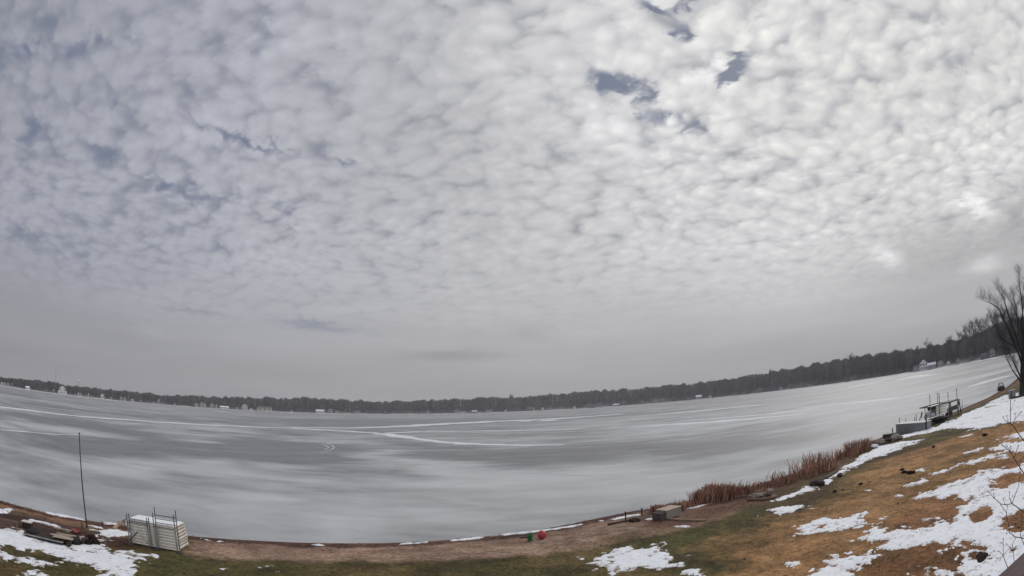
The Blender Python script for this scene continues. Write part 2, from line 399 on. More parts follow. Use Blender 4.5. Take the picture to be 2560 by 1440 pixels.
# ------------------------------------------------------------------ snow lying in patches
SNOW = [  # polygon px, density bias, softness m
    ([(-60, 1310), (0, 1322), (40, 1327), (60, 1337), (100, 1350), (140, 1362), (200, 1358), (240, 1362), (262, 1375), (275, 1386), (300, 1384), (335, 1390), (360, 1406), (360, 1416), (330, 1425), (300, 1445), (240, 1450), (245, 1425), (230, 1410), (170, 1395), (110, 1387), (60, 1375), (30, 1362), (0, 1358), (-60, 1345)], .30, .35),
    ([(-40, 1362), (0, 1371), (20, 1383), (60, 1384), (100, 1400), (135, 1412), (110, 1418), (60, 1408), (20, 1404), (-40, 1385)], .18, .4),
    ([(50, 1436), (90, 1422), (130, 1440), (60, 1450)], .2, .3),
    ([(205, 1420), (240, 1425), (260, 1445), (215, 1445)], .1, .3),
    ([(240, 1347), (262, 1325), (290, 1324), (316, 1333), (306, 1345), (270, 1356), (240, 1357)], .15, .3),
    ([(268, 1371), (305, 1375), (388, 1389), (388, 1394), (340, 1391), (290, 1384)], .05, .22),
    ([(-40, 1262), (0, 1272), (38, 1272), (20, 1283), (-30, 1288)], .2, .2),
    ([(110, 1278), (160, 1287), (212, 1298), (212, 1302), (150, 1291), (110, 1282)], .35, .1),
    ([(222, 1313), (258, 1318), (258, 1322), (222, 1317)], .35, .1), ([(262, 1306), (296, 1309), (296, 1313), (262, 1310)], .35, .1),
    ([(76, 1301), (110, 1306), (150, 1315), (152, 1320), (110, 1312), (76, 1304)], .3, .1), ([(145, 1320), (172, 1325), (172, 1329), (145, 1323)], .35, .08),
    ([(222, 1324), (330, 1330), (332, 1338), (300, 1338), (235, 1328)], .2, .15), ([(500, 1345), (522, 1348), (532, 1353), (515, 1353)], .3, .1),
    ([(545, 1353), (560, 1353), (560, 1356), (545, 1356)], .3, .08), ([(785, 1362), (800, 1361), (818, 1365), (800, 1366)], .3, .1),
    ([(998, 1358), (1070, 1354), (1072, 1357), (1000, 1361)], .35, .09), ([(1125, 1350), (1205, 1343), (1205, 1346), (1130, 1353)], .35, .09),
    ([(1253, 1336), (1300, 1332), (1298, 1336), (1255, 1339)], .35, .09), ([(1303, 1331), (1380, 1321), (1460, 1309), (1458, 1312), (1380, 1325), (1306, 1334)], .35, .09),
    ([(1490, 1303), (1512, 1300), (1505, 1304)], .35, .09), ([(1525, 1298), (1600, 1284), (1602, 1287), (1540, 1299)], .35, .09),
    ([(1615, 1298), (1635, 1296), (1636, 1299), (1618, 1301)], .35, .09), ([(1715, 1272), (1760, 1262), (1780, 1258), (1740, 1270)], .25, .09),
    ([(1445, 1392), (1500, 1390), (1530, 1375), (1570, 1361), (1600, 1368), (1650, 1354), (1662, 1365), (1687, 1392), (1692, 1412), (1650, 1418), (1620, 1415), (1600, 1425), (1570, 1440), (1500, 1430), (1485, 1420), (1520, 1410)], .02, .45),
    ([(1236, 1430), (1275, 1422), (1275, 1429), (1242, 1434)], .1, .15), ([(1700, 1430), (1740, 1424), (1765, 1442), (1710, 1448)], 0, .25),
    ([(1678, 1314), (1715, 1312), (1732, 1318), (1690, 1321)], .2, .12), ([(640, 1414), (680, 1411), (690, 1416), (645, 1420)], .0, .15),
    ([(680, 1426), (712, 1427), (712, 1431), (680, 1431)], .1, .12), ([(548, 1420), (568, 1417), (568, 1423), (550, 1425)], .1, .12), ([(1440, 1400), (1460, 1390), (1460, 1400)], .1, .15),
    ([(1695, 1405), (1715, 1408), (1712, 1420), (1695, 1417)], .1, .12), ([(300, 1382), (330, 1384), (330, 1390)], 0, .1),
    ([(1930, 1254), (1990, 1227), (2060, 1198), (2100, 1173), (2160, 1136), (2200, 1116), (2260, 1102), (2308, 1099), (2290, 1109), (2210, 1136), (2150, 1162), (2100, 1187), (2030, 1226), (1960, 1247)], .22, .25),
    ([(2200, 1102), (2260, 1087), (2340, 1068), (2400, 1043), (2440, 1023), (2480, 1003), (2520, 987), (2560, 980), (2700, 950), (2700, 1035), (2560, 1050), (2500, 1060), (2450, 1070), (2400, 1072), (2360, 1073), (2300, 1086), (2240, 1100)], .42, .5),
    ([(1915, 1278), (1960, 1271), (2010, 1262), (2018, 1274), (1975, 1286), (1940, 1287)], .12, .35),
    ([(1980, 1306), (2040, 1297), (2100, 1296), (2172, 1284), (2184, 1300), (2150, 1320), (2080, 1328), (2040, 1336), (1995, 1326)], .05, .4),
    ([(1960, 1335), (2030, 1325), (2060, 1334), (2000, 1342)], -.1, .25),
    ([(2045, 1278), (2065, 1272), (2068, 1280)], 0, .15), ([(2230, 1241), (2245, 1235), (2262, 1236), (2250, 1244)], .25, .15), ([(2268, 1263), (2276, 1262), (2274, 1270)], .2, .12),
    ([(2262, 1216), (2310, 1196), (2340, 1196), (2302, 1214)], .2, .25), ([(2205, 1222), (2230, 1216), (2230, 1222)], .1, .15), ([(2158, 1225), (2182, 1224), (2170, 1231)], .1, .12),
    ([(2318, 1186), (2380, 1163), (2420, 1151), (2515, 1133), (2515, 1143), (2420, 1161), (2350, 1182)], .12, .3),
    ([(2290, 1175), (2315, 1168), (2310, 1176)], .1, .2),
    ([(2418, 1133), (2460, 1118), (2440, 1130)], .15, .3), ([(2378, 1095), (2432, 1086), (2425, 1092)], .2, .3),
    ([(2478, 1126), (2510, 1107), (2640, 1090), (2640, 1120), (2510, 1131)], .2, .4), ([(2488, 1100), (2560, 1080), (2640, 1060), (2640, 1080), (2500, 1106)], .15, .4),
    ([(2308, 1240), (2370, 1220), (2400, 1204), (2440, 1189), (2470, 1178), (2500, 1172), (2640, 1160), (2640, 1180), (2520, 1186), (2486, 1205), (2500, 1216), (2640, 1212), (2640, 1262), (2540, 1280), (2495, 1308), (2530, 1330), (2640, 1335), (2640, 1560), (2380, 1500), (2415, 1428), (2450, 1408), (2476, 1390), (2440, 1368), (2400, 1352), (2330, 1352), (2250, 1368), (2190, 1380), (2160, 1395), (2120, 1415), (2060, 1450), (1980, 1450), (2070, 1420), (2130, 1400), (2180, 1367), (2230, 1335), (2300, 1317), (2350, 1309), (2390, 1289), (2412, 1266), (2440, 1246), (2400, 1240), (2350, 1243)], .34, .5),
    ([(2170, 1347), (2190, 1330), (2240, 1324), (2272, 1318), (2250, 1342), (2200, 1358)], .18, .4),
    ([(2260, 1437), (2340, 1428), (2400, 1430), (2420, 1450), (2260, 1450)], .05, .3), ([(1960, 1400), (2020, 1395), (2000, 1440), (1960, 1440)], -.18, .4), ([(2255, 1372), (2262, 1374), (2255, 1378)], .2, .1),
]
HOLES = [([(2425, 1292), (2445, 1270), (2470, 1266), (2480, 1285), (2465, 1302), (2438, 1308)], .2)]
def snow_mesh(x0, x1, y0, y1, st, name, label, wl):
    gx = np.arange(x0, x1, st); gy = np.arange(y0, y1, st); X, Y = np.meshgrid(gx, gy, indexing='ij')
    n = (fbm(X, Y, wl, 5, 101, .62)-.5)*2; n2 = fbm(X, Y, wl*2.6, 3, 131)-.5; nf = fbm(X, Y, wl*.28, 3, 151)-.5
    Fd = np.full(X.shape, -9.0)
    for pl, den, soft in SNOW:
        P = polyw(pl); f = field(P, X, Y, 2.5)
        g = np.clip(f/soft, -2.2, 1.5)*.45+den-(.16 if soft > .2 else .30 if soft < .12 else .26)+n*(1.45 if soft > .2 else .7)+n2*.8+nf*1.35+(.08 if soft > .2 else .1)
        g[f < -soft*2.2] = -9; Fd = np.maximum(Fd, g)
    for pl, soft in HOLES:
        f = field(polyw(pl), X, Y, 2.0); Fd = np.where(f > -.3, np.minimum(Fd, -f/soft+n), Fd)
    fl = fbm(X, Y, .55, 3, 171); rg = fbm(X, Y, 5.0, 3, 181); Fd = np.where((fl > .80) & (rg > .55) & (sdist(X, Y) > 6), np.maximum(Fd, .12), Fd)
    Fd = np.where(sdist(X, Y) < -.4, -9, Fd)
    if name == 'far': Fd = np.where(X < 45.5, -9, Fd)
    else: Fd = np.where(X > 45.5, -9, Fd)
    hgt = np.clip(Fd/.5, 0, 1); hgt = hgt*hgt*(3-2*hgt)
    gz = zt(X, Y)+(fbm(X, Y, 2.4, 3, 5)-.5)*.10+(fbm(X, Y, .5, 2, 8)-.5)*.04*np.clip(sdist(X, Y)-.2, 0, 1)
    Z = np.maximum(gz, .0)-.01+hgt*(.035+.03*fbm(X, Y, .6, 2, 9))
    a, b = X.shape; idx = np.arange(a*b).reshape(a, b)
    Q = np.stack([idx[:-1, :-1], idx[1:, :-1], idx[1:, 1:], idx[:-1, 1:]], -1).reshape(-1, 4)
    keep = (Fd.ravel()[Q] > -.02).sum(1) >= 2
    Q = Q[keep]; u, inv = np.unique(Q, return_inverse=True)
    V = np.stack([X, Y, Z], -1).reshape(-1, 3)[u]; T = np.clip(Fd.ravel()[u]/.55, 0, 1)
    return V, inv.reshape(-1, 4), T
m_snow = mat('snow', (.80, .82, .86), .75, .05, 6, .25, bump=.5)
def dirty_snow():
    m = bpy.data.materials.new('melting_snow'); m.use_nodes = True; t = m.node_tree; b = t.nodes['Principled BSDF']
    co = t.nodes.new('ShaderNodeTexCoord').outputs['Object']; at = t.nodes.new('ShaderNodeAttribute'); at.attribute_name = 'tint'; th_ = S(t, at.outputs['Fac'])
    a = noise(t, co, 3.2, 5, .68); c = noise(t, co, 11.0, 4, .7); g = noise(t, co, .8, 3, .5)
    grass = (a*.6+c*.6+g*.3-th_*.17).sstep(.64, .76); dirt = (c*.6+a*.6-th_*.05).sstep(.48, .75)
    col = mixc(t, dirt*.45, (.80, .82, .86), (.50, .49, .50)); col = mixc(t, grass*.85, col, (.16, .10, .05))
    t.links.new(col, b.inputs['Base Color']); b.inputs['Roughness'].default_value = .8; b.inputs['Specular IOR Level'].default_value = .2
    bp = t.nodes.new('ShaderNodeBump'); bp.inputs['Strength'].default_value = .5; bp.inputs['Distance'].default_value = .04
    t.links.new((a+c*.5).k, bp.inputs['Height']); t.links.new(bp.outputs[0], b.inputs['Normal'])
    return m
V1, Q1, T1 = snow_mesh(-34, 45.6, 5, 46, .085, 'near', '', .9)
V2, Q2, T2 = snow_mesh(45.3, 125, 12, 80, .22, 'far', '', 1.6)
tag(mesh_np('snow', np.vstack([V1, V2]), np.vstack([Q1, Q2+len(V1)]), dirty_snow(), smooth=True, cols=np.repeat(np.concatenate([T1, T2])[:, None], 3, 1)), 'melting white snow lying in ragged patches on lawn and beach', 'snow', kind='stuff')

# ------------------------------------------------------------------ frozen lake
def ice_mat():
    m = bpy.data.materials.new('ice'); m.use_nodes = True; t = m.node_tree; b = t.nodes['Principled BSDF']
    co = t.nodes.new('ShaderNodeTexCoord').outputs['Object']
    sp = t.nodes.new('ShaderNodeSeparateXYZ'); t.links.new(co, sp.inputs[0]); x, y = S(t, sp.outputs[0]), S(t, sp.outputs[1])
    w = noise(t, co, .012, 3, .5); w_ = (w-.5)*14.0
    v1 = vecnode(t, x*.7+w_, y+w_, 0.0)
    a = noise(t, v1, .030, 4, .55, .4); c = noise(t, vecnode(t, x*.75, y, 3.0), .11, 4, .6, .3); d = noise(t, vecnode(t, x*.6+w_, y, 9.0), .0075, 3, .5)
    e = noise(t, vecnode(t, x*.45, y*.9+w_*.4, 5.0), .45, 4, .65)
    f = noise(t, co, 3.0, 5, .65)
    vein = (noise(t, vecnode(t, x*.6+w_*.7, y+w_*.5, 7.0), .022, 2, .4)-.5).op('ABSOLUTE').sstep(0.0, .035, 1.0, 0.0)
    at = t.nodes.new('ShaderNodeAttribute'); at.attribute_name = 'tint'; fr = S(t, at.outputs['Fac'])
    g = noise(t, vecnode(t, x*.42+w_*.3, y*.8+w_*.25, 13.0), .10, 4, .62, .5); h = noise(t, vecnode(t, x*.34+w_*.2, y*.8+w_*.2, 17.0), .30, 3, .55, .3)
    raw = fr+(a-.5)*.55+(c-.5)*.55+(g-.5)*.85+(h-.5)*.35+(d-.5)*.5
    k = raw.sstep(.20, .78)*.78+vein*.12+(e-.5)*.62+(f-.5)*.22+.06
    col = mixc(t, k.clamp(), (.180, .184, .192), (.515, .525, .535))
    t.links.new(col, b.inputs['Base Color'])
    t.links.new((k*.2+.5).k, b.inputs['Roughness'])
    b.inputs['Specular IOR Level'].default_value = .22; b.inputs['IOR'].default_value = 1.31
    bp = t.nodes.new('ShaderNodeBump'); bp.inputs['Strength'].default_value = .15; bp.inputs['Distance'].default_value = .02
    t.links.new(f.k, bp.inputs['Height']); t.links.new(bp.outputs[0], b.inputs['Normal'])
    return m
gx = np.concatenate([[-4000, -1500, -700, -400], np.arange(-280, 281, 2.5), [400, 700, 1500, 4000]]); gy = np.concatenate([[-300, -100], np.arange(-40, 60, 1.5), np.arange(60, 321, 2.5), [500, 900, 1600, 5000]])
IX, IY = np.meshgrid(gx, gy, indexing='ij'); fr = np.full(IX.shape, .47)
wx_ = (fbm(IX*.35, IY, 9, 3, 401)-.5)*16; wy_ = (fbm(IX*.35, IY, 9, 3, 411)-.5)*10
ICE = [([(-80, 1020), (0, 1022), (120, 1050), (300, 1085), (430, 1112), (520, 1122), (420, 1092), (250, 1060), (60, 1035)], -.30, 5), ([(270, 1098), (360, 1095), (450, 1102), (600, 1112), (560, 1132), (450, 1130), (350, 1120)], -.40, 4),
    ([(530, 1100), (700, 1102), (860, 1112), (920, 1145), (830, 1155), (700, 1152), (560, 1142)], -.36, 4), ([(980, 1104), (1120, 1122), (1250, 1128), (1450, 1118), (1620, 1100), (1450, 1150), (1250, 1158), (1130, 1140)], -.26, 5),
    ([(1680, 1112), (1800, 1092), (1950, 1083), (2020, 1092), (1950, 1118), (1800, 1132), (1700, 1128)], -.30, 4), ([(400, 1048), (800, 1043), (1200, 1042), (1500, 1030), (1600, 1034), (1200, 1062), (950, 1078), (700, 1062)], -.20, 16),
    ([(60, 1005), (300, 1032), (500, 1042), (300, 1040), (60, 1016)], -.25, 10), ([(840, 1178), (980, 1183), (970, 1206), (820, 1202)], -.16, 2), ([(380, 1180), (470, 1185), (470, 1225), (390, 1220)], -.18, 2), ([(100, 1180), (300, 1190), (300, 1225), (120, 1215)], -.14, 2), ([(1900, 1060), (2100, 1040), (2050, 1065), (1900, 1080)], -.14, 4),
    ([(-80, 1140), (150, 1135), (260, 1150), (560, 1160), (900, 1185), (1150, 1195), (1300, 1190), (1600, 1150), (1900, 1150), (2120, 1095), (1980, 1190), (1700, 1260), (1300, 1330), (900, 1356), (600, 1340), (300, 1310), (-80, 1240)], .22, 4), ([(870, 1118), (960, 1128), (1200, 1168), (1500, 1200), (1480, 1216), (1150, 1188), (960, 1156)], .34, 2.5),
    ([(-60, 1042), (0, 1046), (130, 1064), (330, 1086), (560, 1100), (520, 1108), (300, 1096), (100, 1072), (-60, 1058)], .28, 4), ([(100, 1130), (500, 1140), (800, 1160), (700, 1175), (300, 1160)], .18, 3), ([(1500, 1062), (1900, 1040), (2300, 965), (2500, 930), (2520, 985), (2300, 1045), (2100, 1080), (1850, 1066), (1600, 1090)], .16, 8), ([(1050, 1290), (1200, 1302), (1100, 1312)], .25, 1.5)]
for pl, amt, soft in ICE:
    P = plane_pt(pl); f = field(P, IX+wx_, IY+wy_, 60); fr += np.clip(f/(2*soft)+.5, 0, 1)*amt
V = np.stack([IX, IY, 0*IX], -1).reshape(-1, 3); na_, nb_ = IX.shape; idx = np.arange(na_*nb_).reshape(na_, nb_)
Q = np.stack([idx[:-1, :-1], idx[1:, :-1], idx[1:, 1:], idx[:-1, 1:]], -1).reshape(-1, 4)
tag(mesh_np('lake_ice', V, Q, ice_mat(), cols=np.repeat(fr.reshape(-1, 1), 3, 1)), 'grey frozen lake with streaks of bare and frosted ice', 'ice', kind='structure')

def ribbon_w(pl, widths):
    """flat band lying on the ice; widths in metres"""
    P = [Vector((*plane_pt([p])[0], 0)) for p in pl]
    pts = []; ws = []
    for i in range(len(P)-1):
        for k in range(6):
            t = k/6; pts.append(P[i].lerp(P[i+1], t)); ws.append((widths[i]*(1-t)+widths[i+1]*t)*pts[-1].length_squared/8700)
    pts.append(P[-1]); ws.append(widths[-1]*P[-1].length_squared/8700); v = []; f = []
    for i, p in enumerate(pts):
        d = (pts[min(i+1, len(pts)-1)]-pts[max(i-1, 0)]).normalized(); n = Vector((-d.y, d.x, 0)); q = random.uniform(.65, 1.2)
        v += [p+n*ws[i]*.5*q, p-n*ws[i]*.5*q*random.uniform(.7, 1.2)]
    for q in v: q.z = .012
    for i in range(len(pts)-1): f.append((2*i, 2*i+1, 2*i+3, 2*i+2))
    return v, f
TRACKS = [([(-40, 1011), (0, 1017), (100, 1029), (200, 1041), (300, 1048), (450, 1058), (600, 1066), (730, 1070), (850, 1077), (950, 1083), (1020, 1094), (1100, 1105), (1180, 1110), (1300, 1113), (1412, 1112)],
           [3.2, 3.2, 2.8, 2.5, 2.3, 2.2, 2.0, 1.8, 1.8, 1.8, 2.4, 3.2, 3.8, 3.0, 1.4]),
          ([(720, 1068), (900, 1069), (1000, 1066), (1100, 1060), (1240, 1053), (1400, 1046), (1500, 1039), (1560, 1034)], [1, 1.6, 2.0, 2.2, 2.6, 2.4, 1.8, 1]),
          ([(1296, 1054), (1340, 1052), (1388, 1051)], [1, 3, 1]),
          ([(1585, 1068), (1680, 1061), (1850, 1049), (2000, 1036), (2010, 1035)], [1, 3.2, 3, 2, 1]),
          ([(950, 1083), (1050, 1079), (1200, 1077), (1400, 1074), (1560, 1068)], [1.5, 1.5, 1.3, 1, .7]),
          ([(0, 1074), (60, 1079), (120, 1085), (200, 1087)], [1.5, 2, 1.4, .6]),
          ([(2000, 1020), (2120, 1008), (2250, 995), (2330, 980)], [1.0, 3, 3, 1]), ([(2120, 968), (2240, 948), (2330, 938)], [1, 2.6, 1]), ([(2420, 968), (2480, 950), (2520, 940)], [1, 3, 2]),
          ([(1640, 1036), (1760, 1026), (1900, 1012)], [1, 2.2, 1]), ([(1700, 1052), (1900, 1037), (2050, 1020)], [1, 2, 1])]
tb = MB()
for pl, w in TRACKS: tb.add(*ribbon_w(pl, w))
m_track = mat('packed_snow', (.66, .67, .70), .8, .12, .8, .2)
tag(tb.build('snow_track', m_track), 'pale snow tracks crossing the lake ice', 'track', kind='structure')
tf = MB(); r5 = random.Random(31)
for pl in [[(0, 988), (120, 1003), (260, 1020), (420, 1034)], [(0, 1003), (90, 1016), (170, 1026), (300, 1040)], [(60, 998), (200, 1016), (330, 1030)], [(300, 1060), (420, 1069), (560, 1076), (700, 1080)], [(230, 1052), (350, 1060), (480, 1068)],
           [(1060, 1088), (1250, 1086), (1450, 1078), (1620, 1066)], [(1500, 1056), (1700, 1042), (1900, 1026), (2060, 1010)], [(1560, 1048), (1750, 1034), (1940, 1016)], [(1250, 1046), (1420, 1038), (1560, 1028)], [(1700, 1020), (1860, 1005), (2010, 988)],
           [(1880, 1030), (2060, 1012), (2220, 990), (2340, 968)], [(2050, 1040), (2200, 1018), (2340, 990)], [(1960, 978), (2100, 962), (2220, 945)], [(2240, 968), (2380, 940), (2480, 918)], [(2300, 1010), (2420, 980), (2500, 955)], [(600, 1085), (760, 1092), (900, 1096)],
           [(20, 1160), (200, 1175), (360, 1180)], [(1100, 1160), (1300, 1180), (1480, 1190)]]:
    tf.add(*ribbon_w(pl, [.3]+[r5.uniform(.6, 1.6) for _ in pl[2:]]+[.3]))
for pl in ([(818, 1108), (830, 1113), (836, 1119), (826, 1126), (800, 1132)], [(806, 1110), (818, 1115), (822, 1119), (812, 1124)]): tf.add(*ribbon_w(pl, [.3]*len(pl)))
tag(tf.build('faint_track', mat('thin_snow', (.50, .51, .53), .8, .2, .5, .2)), 'faint thin snow lines drawn across the far ice', 'track', kind='structure')


def at(px, py, d):
    r = rays([(px, py)])[0]; k = d/math.hypot(r[0], r[1]); return Vector((r[0]*k, r[1]*k, H+r[2]*k))
def azof(px, py): r = rays([(px, py)])[0]; return math.atan2(r[0], r[1])
# ------------------------------------------------------------------ materials
m_alu = mat('aged_aluminium', (.085, .09, .10), .5, .3, 5, .5, metal=.5)
m_beam = mat('shaded_beam', (.30, .27, .23), .6, .15, 3, .3)  # beam colour darkened to carry the shade in the stack's gaps
m_alupale = mat('pale_aluminium', (.30, .29, .29), .45, .2, 4, .5, metal=.4)
m_vinyl = mat('cream_vinyl', (.86, .82, .74), .6, .12, 2.5, .4, stretch=(1, 1, 6))
m_vinyl2 = mat('cream_vinyl_side', (.86, .81, .72), .6, .18, 3, .4)
m_dark = mat('dark_steel', (.022, .022, .025), .6, .3, 4, .4)
m_black = mat('black_fabric', (.014, .014, .016), .8, .3, 3, .3, bump=.3)
m_grey = mat('grey_panel', (.21, .21, .215), .6, .10, 1.5, .3)
m_greylid = mat('grey_lid', (.40, .40, .405), .6, .10, 1.5, .3)
m_wood = mat('weathered_wood', (.16, .11, .085), .85, .35, 6, .2, stretch=(1, 8, 8), bump=.4)
m_pwood = mat('pale_wood', (.40, .33, .27), .85, .25, 6, .2, stretch=(1, 8, 8), bump=.3)
m_driftwood = mat('driftwood', (.30, .22, .15), .9, .3, 5, .2, bump=.4)
m_dkwood = mat('wet_wood', (.040, .026, .020), .8, .3, 6, .3, bump=.4)
m_rock = mat('fieldstone', (.22, .18, .15), .9, .35, 4, .2, bump=.6)
m_rockd = mat('dark_boulder', (.050, .030, .028), .9, .35, 4, .2, bump=.6)
m_dirt = mat('dark_dirt', (.022, .014, .010), .95, .4, 14, .1, bump=.8)
m_red = mat('red_vinyl', (.42, .045, .055), .45, .15, 3, .5)
m_dred = mat('dark_red_plastic', (.25, .035, .03), .5, .25, 6, .4)
m_green = mat('green_plastic', (.010, .13, .035), .45, .2, 6, .5)
m_white = mat('white_plastic', (.62, .60, .58), .5, .1, 4, .4)
m_bark = mat('bark', (.030, .025, .024), .9, .4, 2, .2)
m_twig = mat('twigs', (.060, .050, .046), .9, .3, .6, .15)
m_buds = mat('reddish_bark', (.070, .030, .024), .7, .3, 40, .3)
m_box = mat('weathered_plywood', (.27, .25, .22), .8, .15, 3, .2)
m_boxd = mat('dark_plywood', (.075, .065, .058), .8, .25, 3, .2)

# ------------------------------------------------------------------ dock sections stacked on the beach, with leg frames in front
A, B = G(324, 1359), G(444, 1380)
ab = Vector((B.x-A.x, B.y-A.y, 0)); Ld = ab.length; e = ab.normalized(); nrm = Vector((-e.y, e.x, 0))
rzs = math.atan2(e.y, e.x); gz0 = float(zt((A.x+B.x)/2, (A.y+B.y)/2))
ztop = (ZUP(441, 1316, B)+ZUP(322, 1299, A))/2; NL = 8; lh = (ztop-gz0-.06)/NL; WD = 1.15
def dock_section(loc, L, W, h, rz, label, group, wear):
    t = empty('dock_section', loc, rz, label, 'dock section', group)
    b = MB(); n = 9
    for i in range(n):   # decking planks across the frame
        b.box((-L/2+(i+.5)*L/n, 0, h-.014), (L/n-.012, W-.05, .026))
    b.build('deck', m_vinyl, t)
    for s in (-1, 1):
        r = MB().box((0, s*(W/2-.02), h*.5-.02), (L-.02, .035, h-.045)); r.box((0, s*(W/2-.035), .012), (L, .06, .018)); r.build('side_rail', m_vinyl2, t)
    for k in range(5):
        MB().box((-L/2+.02+k*(L-.04)/4, 0, h*.45), (.03, W-.08, h-.08)).build('cross_beam', m_beam, t)
    return t
ords = ['bottom', 'second from bottom', 'third from bottom', 'fourth from bottom', 'fourth from top', 'third from top', 'second from top', 'topmost']
for i in range(NL):
    sh = random.uniform(-.03, .03)+(.05 if i < 5 else -.02); c = (A+B)/2+e*(sh+.03)+nrm*(WD/2+.02+(0 if i > 4 else .03))
    dock_section((c.x, c.y, gz0+.05+i*lh), Ld, WD, lh-.012, rzs+random.uniform(-.006, .006), 'cream slatted dock section, %s of the beach stack by the flagpole' % ords[i], 'stacked cream dock sections on the beach', i)
MB_ = MB(); c = (A+B)/2+nrm*(WD/2)
sn = MB(); sn.box((c.x, c.y, gz0+.06+NL*lh), (Ld*.93, WD*.9, .035), rz=rzs)
tag(sn.build('snow_layer', m_snow, bevel=.012), 'thin white snow lying on top of the dock section stack', 'snow')
def tl(px, py, off):
    """point on the line parallel to the stack front, seen at this pixel column"""
    a = azof(px, py); dxy = (math.sin(a), math.cos(a)); O = A-nrm*off
    den_ = dxy[0]*e.y-dxy[1]*e.x; t = (O.x*e.y-O.y*e.x)/den_
    return Vector((dxy[0]*t, dxy[1]*t, 0))
for (xa, ya, xb, yb, bars, off, lab) in [
        (316, 1284, 366, 1294, (), .19, 'dark leg frame leaning on the left half of the dock stack, outer one'),
        (321, 1284, 371, 1294, (1300, 1306), .10, 'dark leg frame with double crossbar against left half of the dock stack'),
        (381, 1282, 433, 1287, (), .19, 'shorter dark leg frame against right half of the dock stack'),
        (385, 1268, 438, 1276, (1291, 1300, 1310), .10, 'tallest dark leg frame with three rungs above the dock stack')]:
    pa, pb = tl(xa, ya, off), tl(xb, yb, off); za, zb = ZUP(xa, ya, pa), ZUP(xb, yb, pb)
    mid = (pa+pb)/2; g0 = float(zt(mid.x, mid.y)); t = empty('dock_leg_frame', (mid.x, mid.y, g0), rzs, lab, 'leg frame', 'leg frames against the dock stack')
    La = (pb-pa).dot(e)
    for s, z in ((-1, za), (1, zb)):
        MB().tube([(s*La/2, 0, -.03), (s*La/2, 0, z-g0)], .022, 8).build('post', m_alu, t)
        MB().box((s*La/2, 0, .02), (.16, .16, .03)).build('foot_plate', m_alu, t)
        MB().tube([(s*La/2, -.005, .1), (s*La/2, -.005, (z-g0)*.62)], .034, 8).build('pale_reflection', m_alupale, t)  # paler tube puts the beige reflection on the lower posts into colour
    if not bars: bars = (1309 if xa < 350 else 1320,)
    for yb_ in bars:
        zz = ZUP((xa+xb)/2, yb_, mid)-g0; MB().tube([(-La/2, 0, zz), (La/2, 0, zz)], .018, 6).build('crossbar', m_alu, t)
def bar3(name, p, q, r, m, label, cat, group=None, n=6):
    p = Vector(p); q = Vector(q); c = p.copy(); b = MB().tube([(0, 0, 0), q-p], r, n)
    o = b.build(name, m); o.location = c; return tag(o, label, cat, group)
def front(px, py, off=.24): p = tl(px, py, off); p.z = ZUP(px, py, p); return p
bar3('brace', front(325, 1350), front(345, 1329), .022, m_dark, 'dark brace bar slanting up to the right against the dock stack', 'brace')
bar3('brace', front(351, 1337), front(371, 1360), .016, m_alupale, 'thin pale brace bar slanting down to the right on the dock stack', 'brace')
# log leading to the stack, with branches
p, q = G(283, 1325), G(313, 1319); q.z += .35; p.z += .06
bar3('beach_log', p, q, .09, m_driftwood, 'pale bare log lying on the beach left of the dock stack', 'log', n=8)
p, q = G(292, 1322), G(320, 1320); q.z += .5; p.z += .12
bar3('metal_arm', p, q, .025, m_alu, 'bent metal arm reaching left from the dock stack over the log', 'arm')

# ------------------------------------------------------------------ flagpole and stakes
p = G(218, 1319); top = ZUP(197, 1086, p)
t = empty('flagpole', p, 0, 'tall thin dark bare pole standing on the left beach', 'pole')
MB().tube([(0, 0, -.2), (-.0, 0, (top-p.z)*.5), (0, 0, top-p.z)], [.035, .030, .022], 10).build('pole', m_dark, t)
MB().lathe((0, 0, top-p.z), [(.02, 0), (.045, .03), (.045, .06), (.01, .10)], 10).build('finial', m_dark, t)
MB().lathe((0, 0, -.02), [(.08, 0), (.08, .08), (.05, .12)], 10).build('base_collar', m_dark, t)
def stake(px, y0, y1, r, m, label, name='stake', cat='stake', group=None, lean=0, capm=None):
    p = G(px, y1); z = ZUP(px, y0, p)-p.z; t = empty(name, p, 0, label, cat, group)
    MB().tube([(0, 0, -.1), (lean*.5, 0, z*.5), (lean, 0, z)], [r*1.1, r, r*.9], 7).build('shaft', m, t)
    if capm: MB().lathe((lean, 0, z), [(r*1.3, -.02), (r*1.3, .03), (r*.4, .05)], 8).build('cap', capm, t)
    return t
GS = 'short stakes standing along the beach'
stake(206, 1308, 1322, .03, m_dkwood, 'short dark stake just left of the flagpole foot', group=GS)
stake(257, 1303, 1320, .022, m_dkwood, 'thin dark stake halfway between flagpole and dock stack', group=GS, lean=-.02)
stake(297, 1304, 1319, .022, m_dkwood, 'thin dark stake beside the pale log left of the dock stack', group=GS)
stake(249, 1326, 1341, .022, m_dkwood, 'dark stake at the snow edge left of the dock stack', group=GS, lean=-.03)
stake(313, 1306, 1322, .018, m_alu, 'thin grey rod right behind the end of the pale log', group=GS)
stake(1564, 1281, 1304, .038, m_dark, 'dark metal stake on the sand right of the red ball', group=GS, capm=m_dark)
stake(1604.5, 1272, 1289, .038, m_dark, 'dark metal stake close to the pale box at the reeds', group=GS, capm=m_dark)

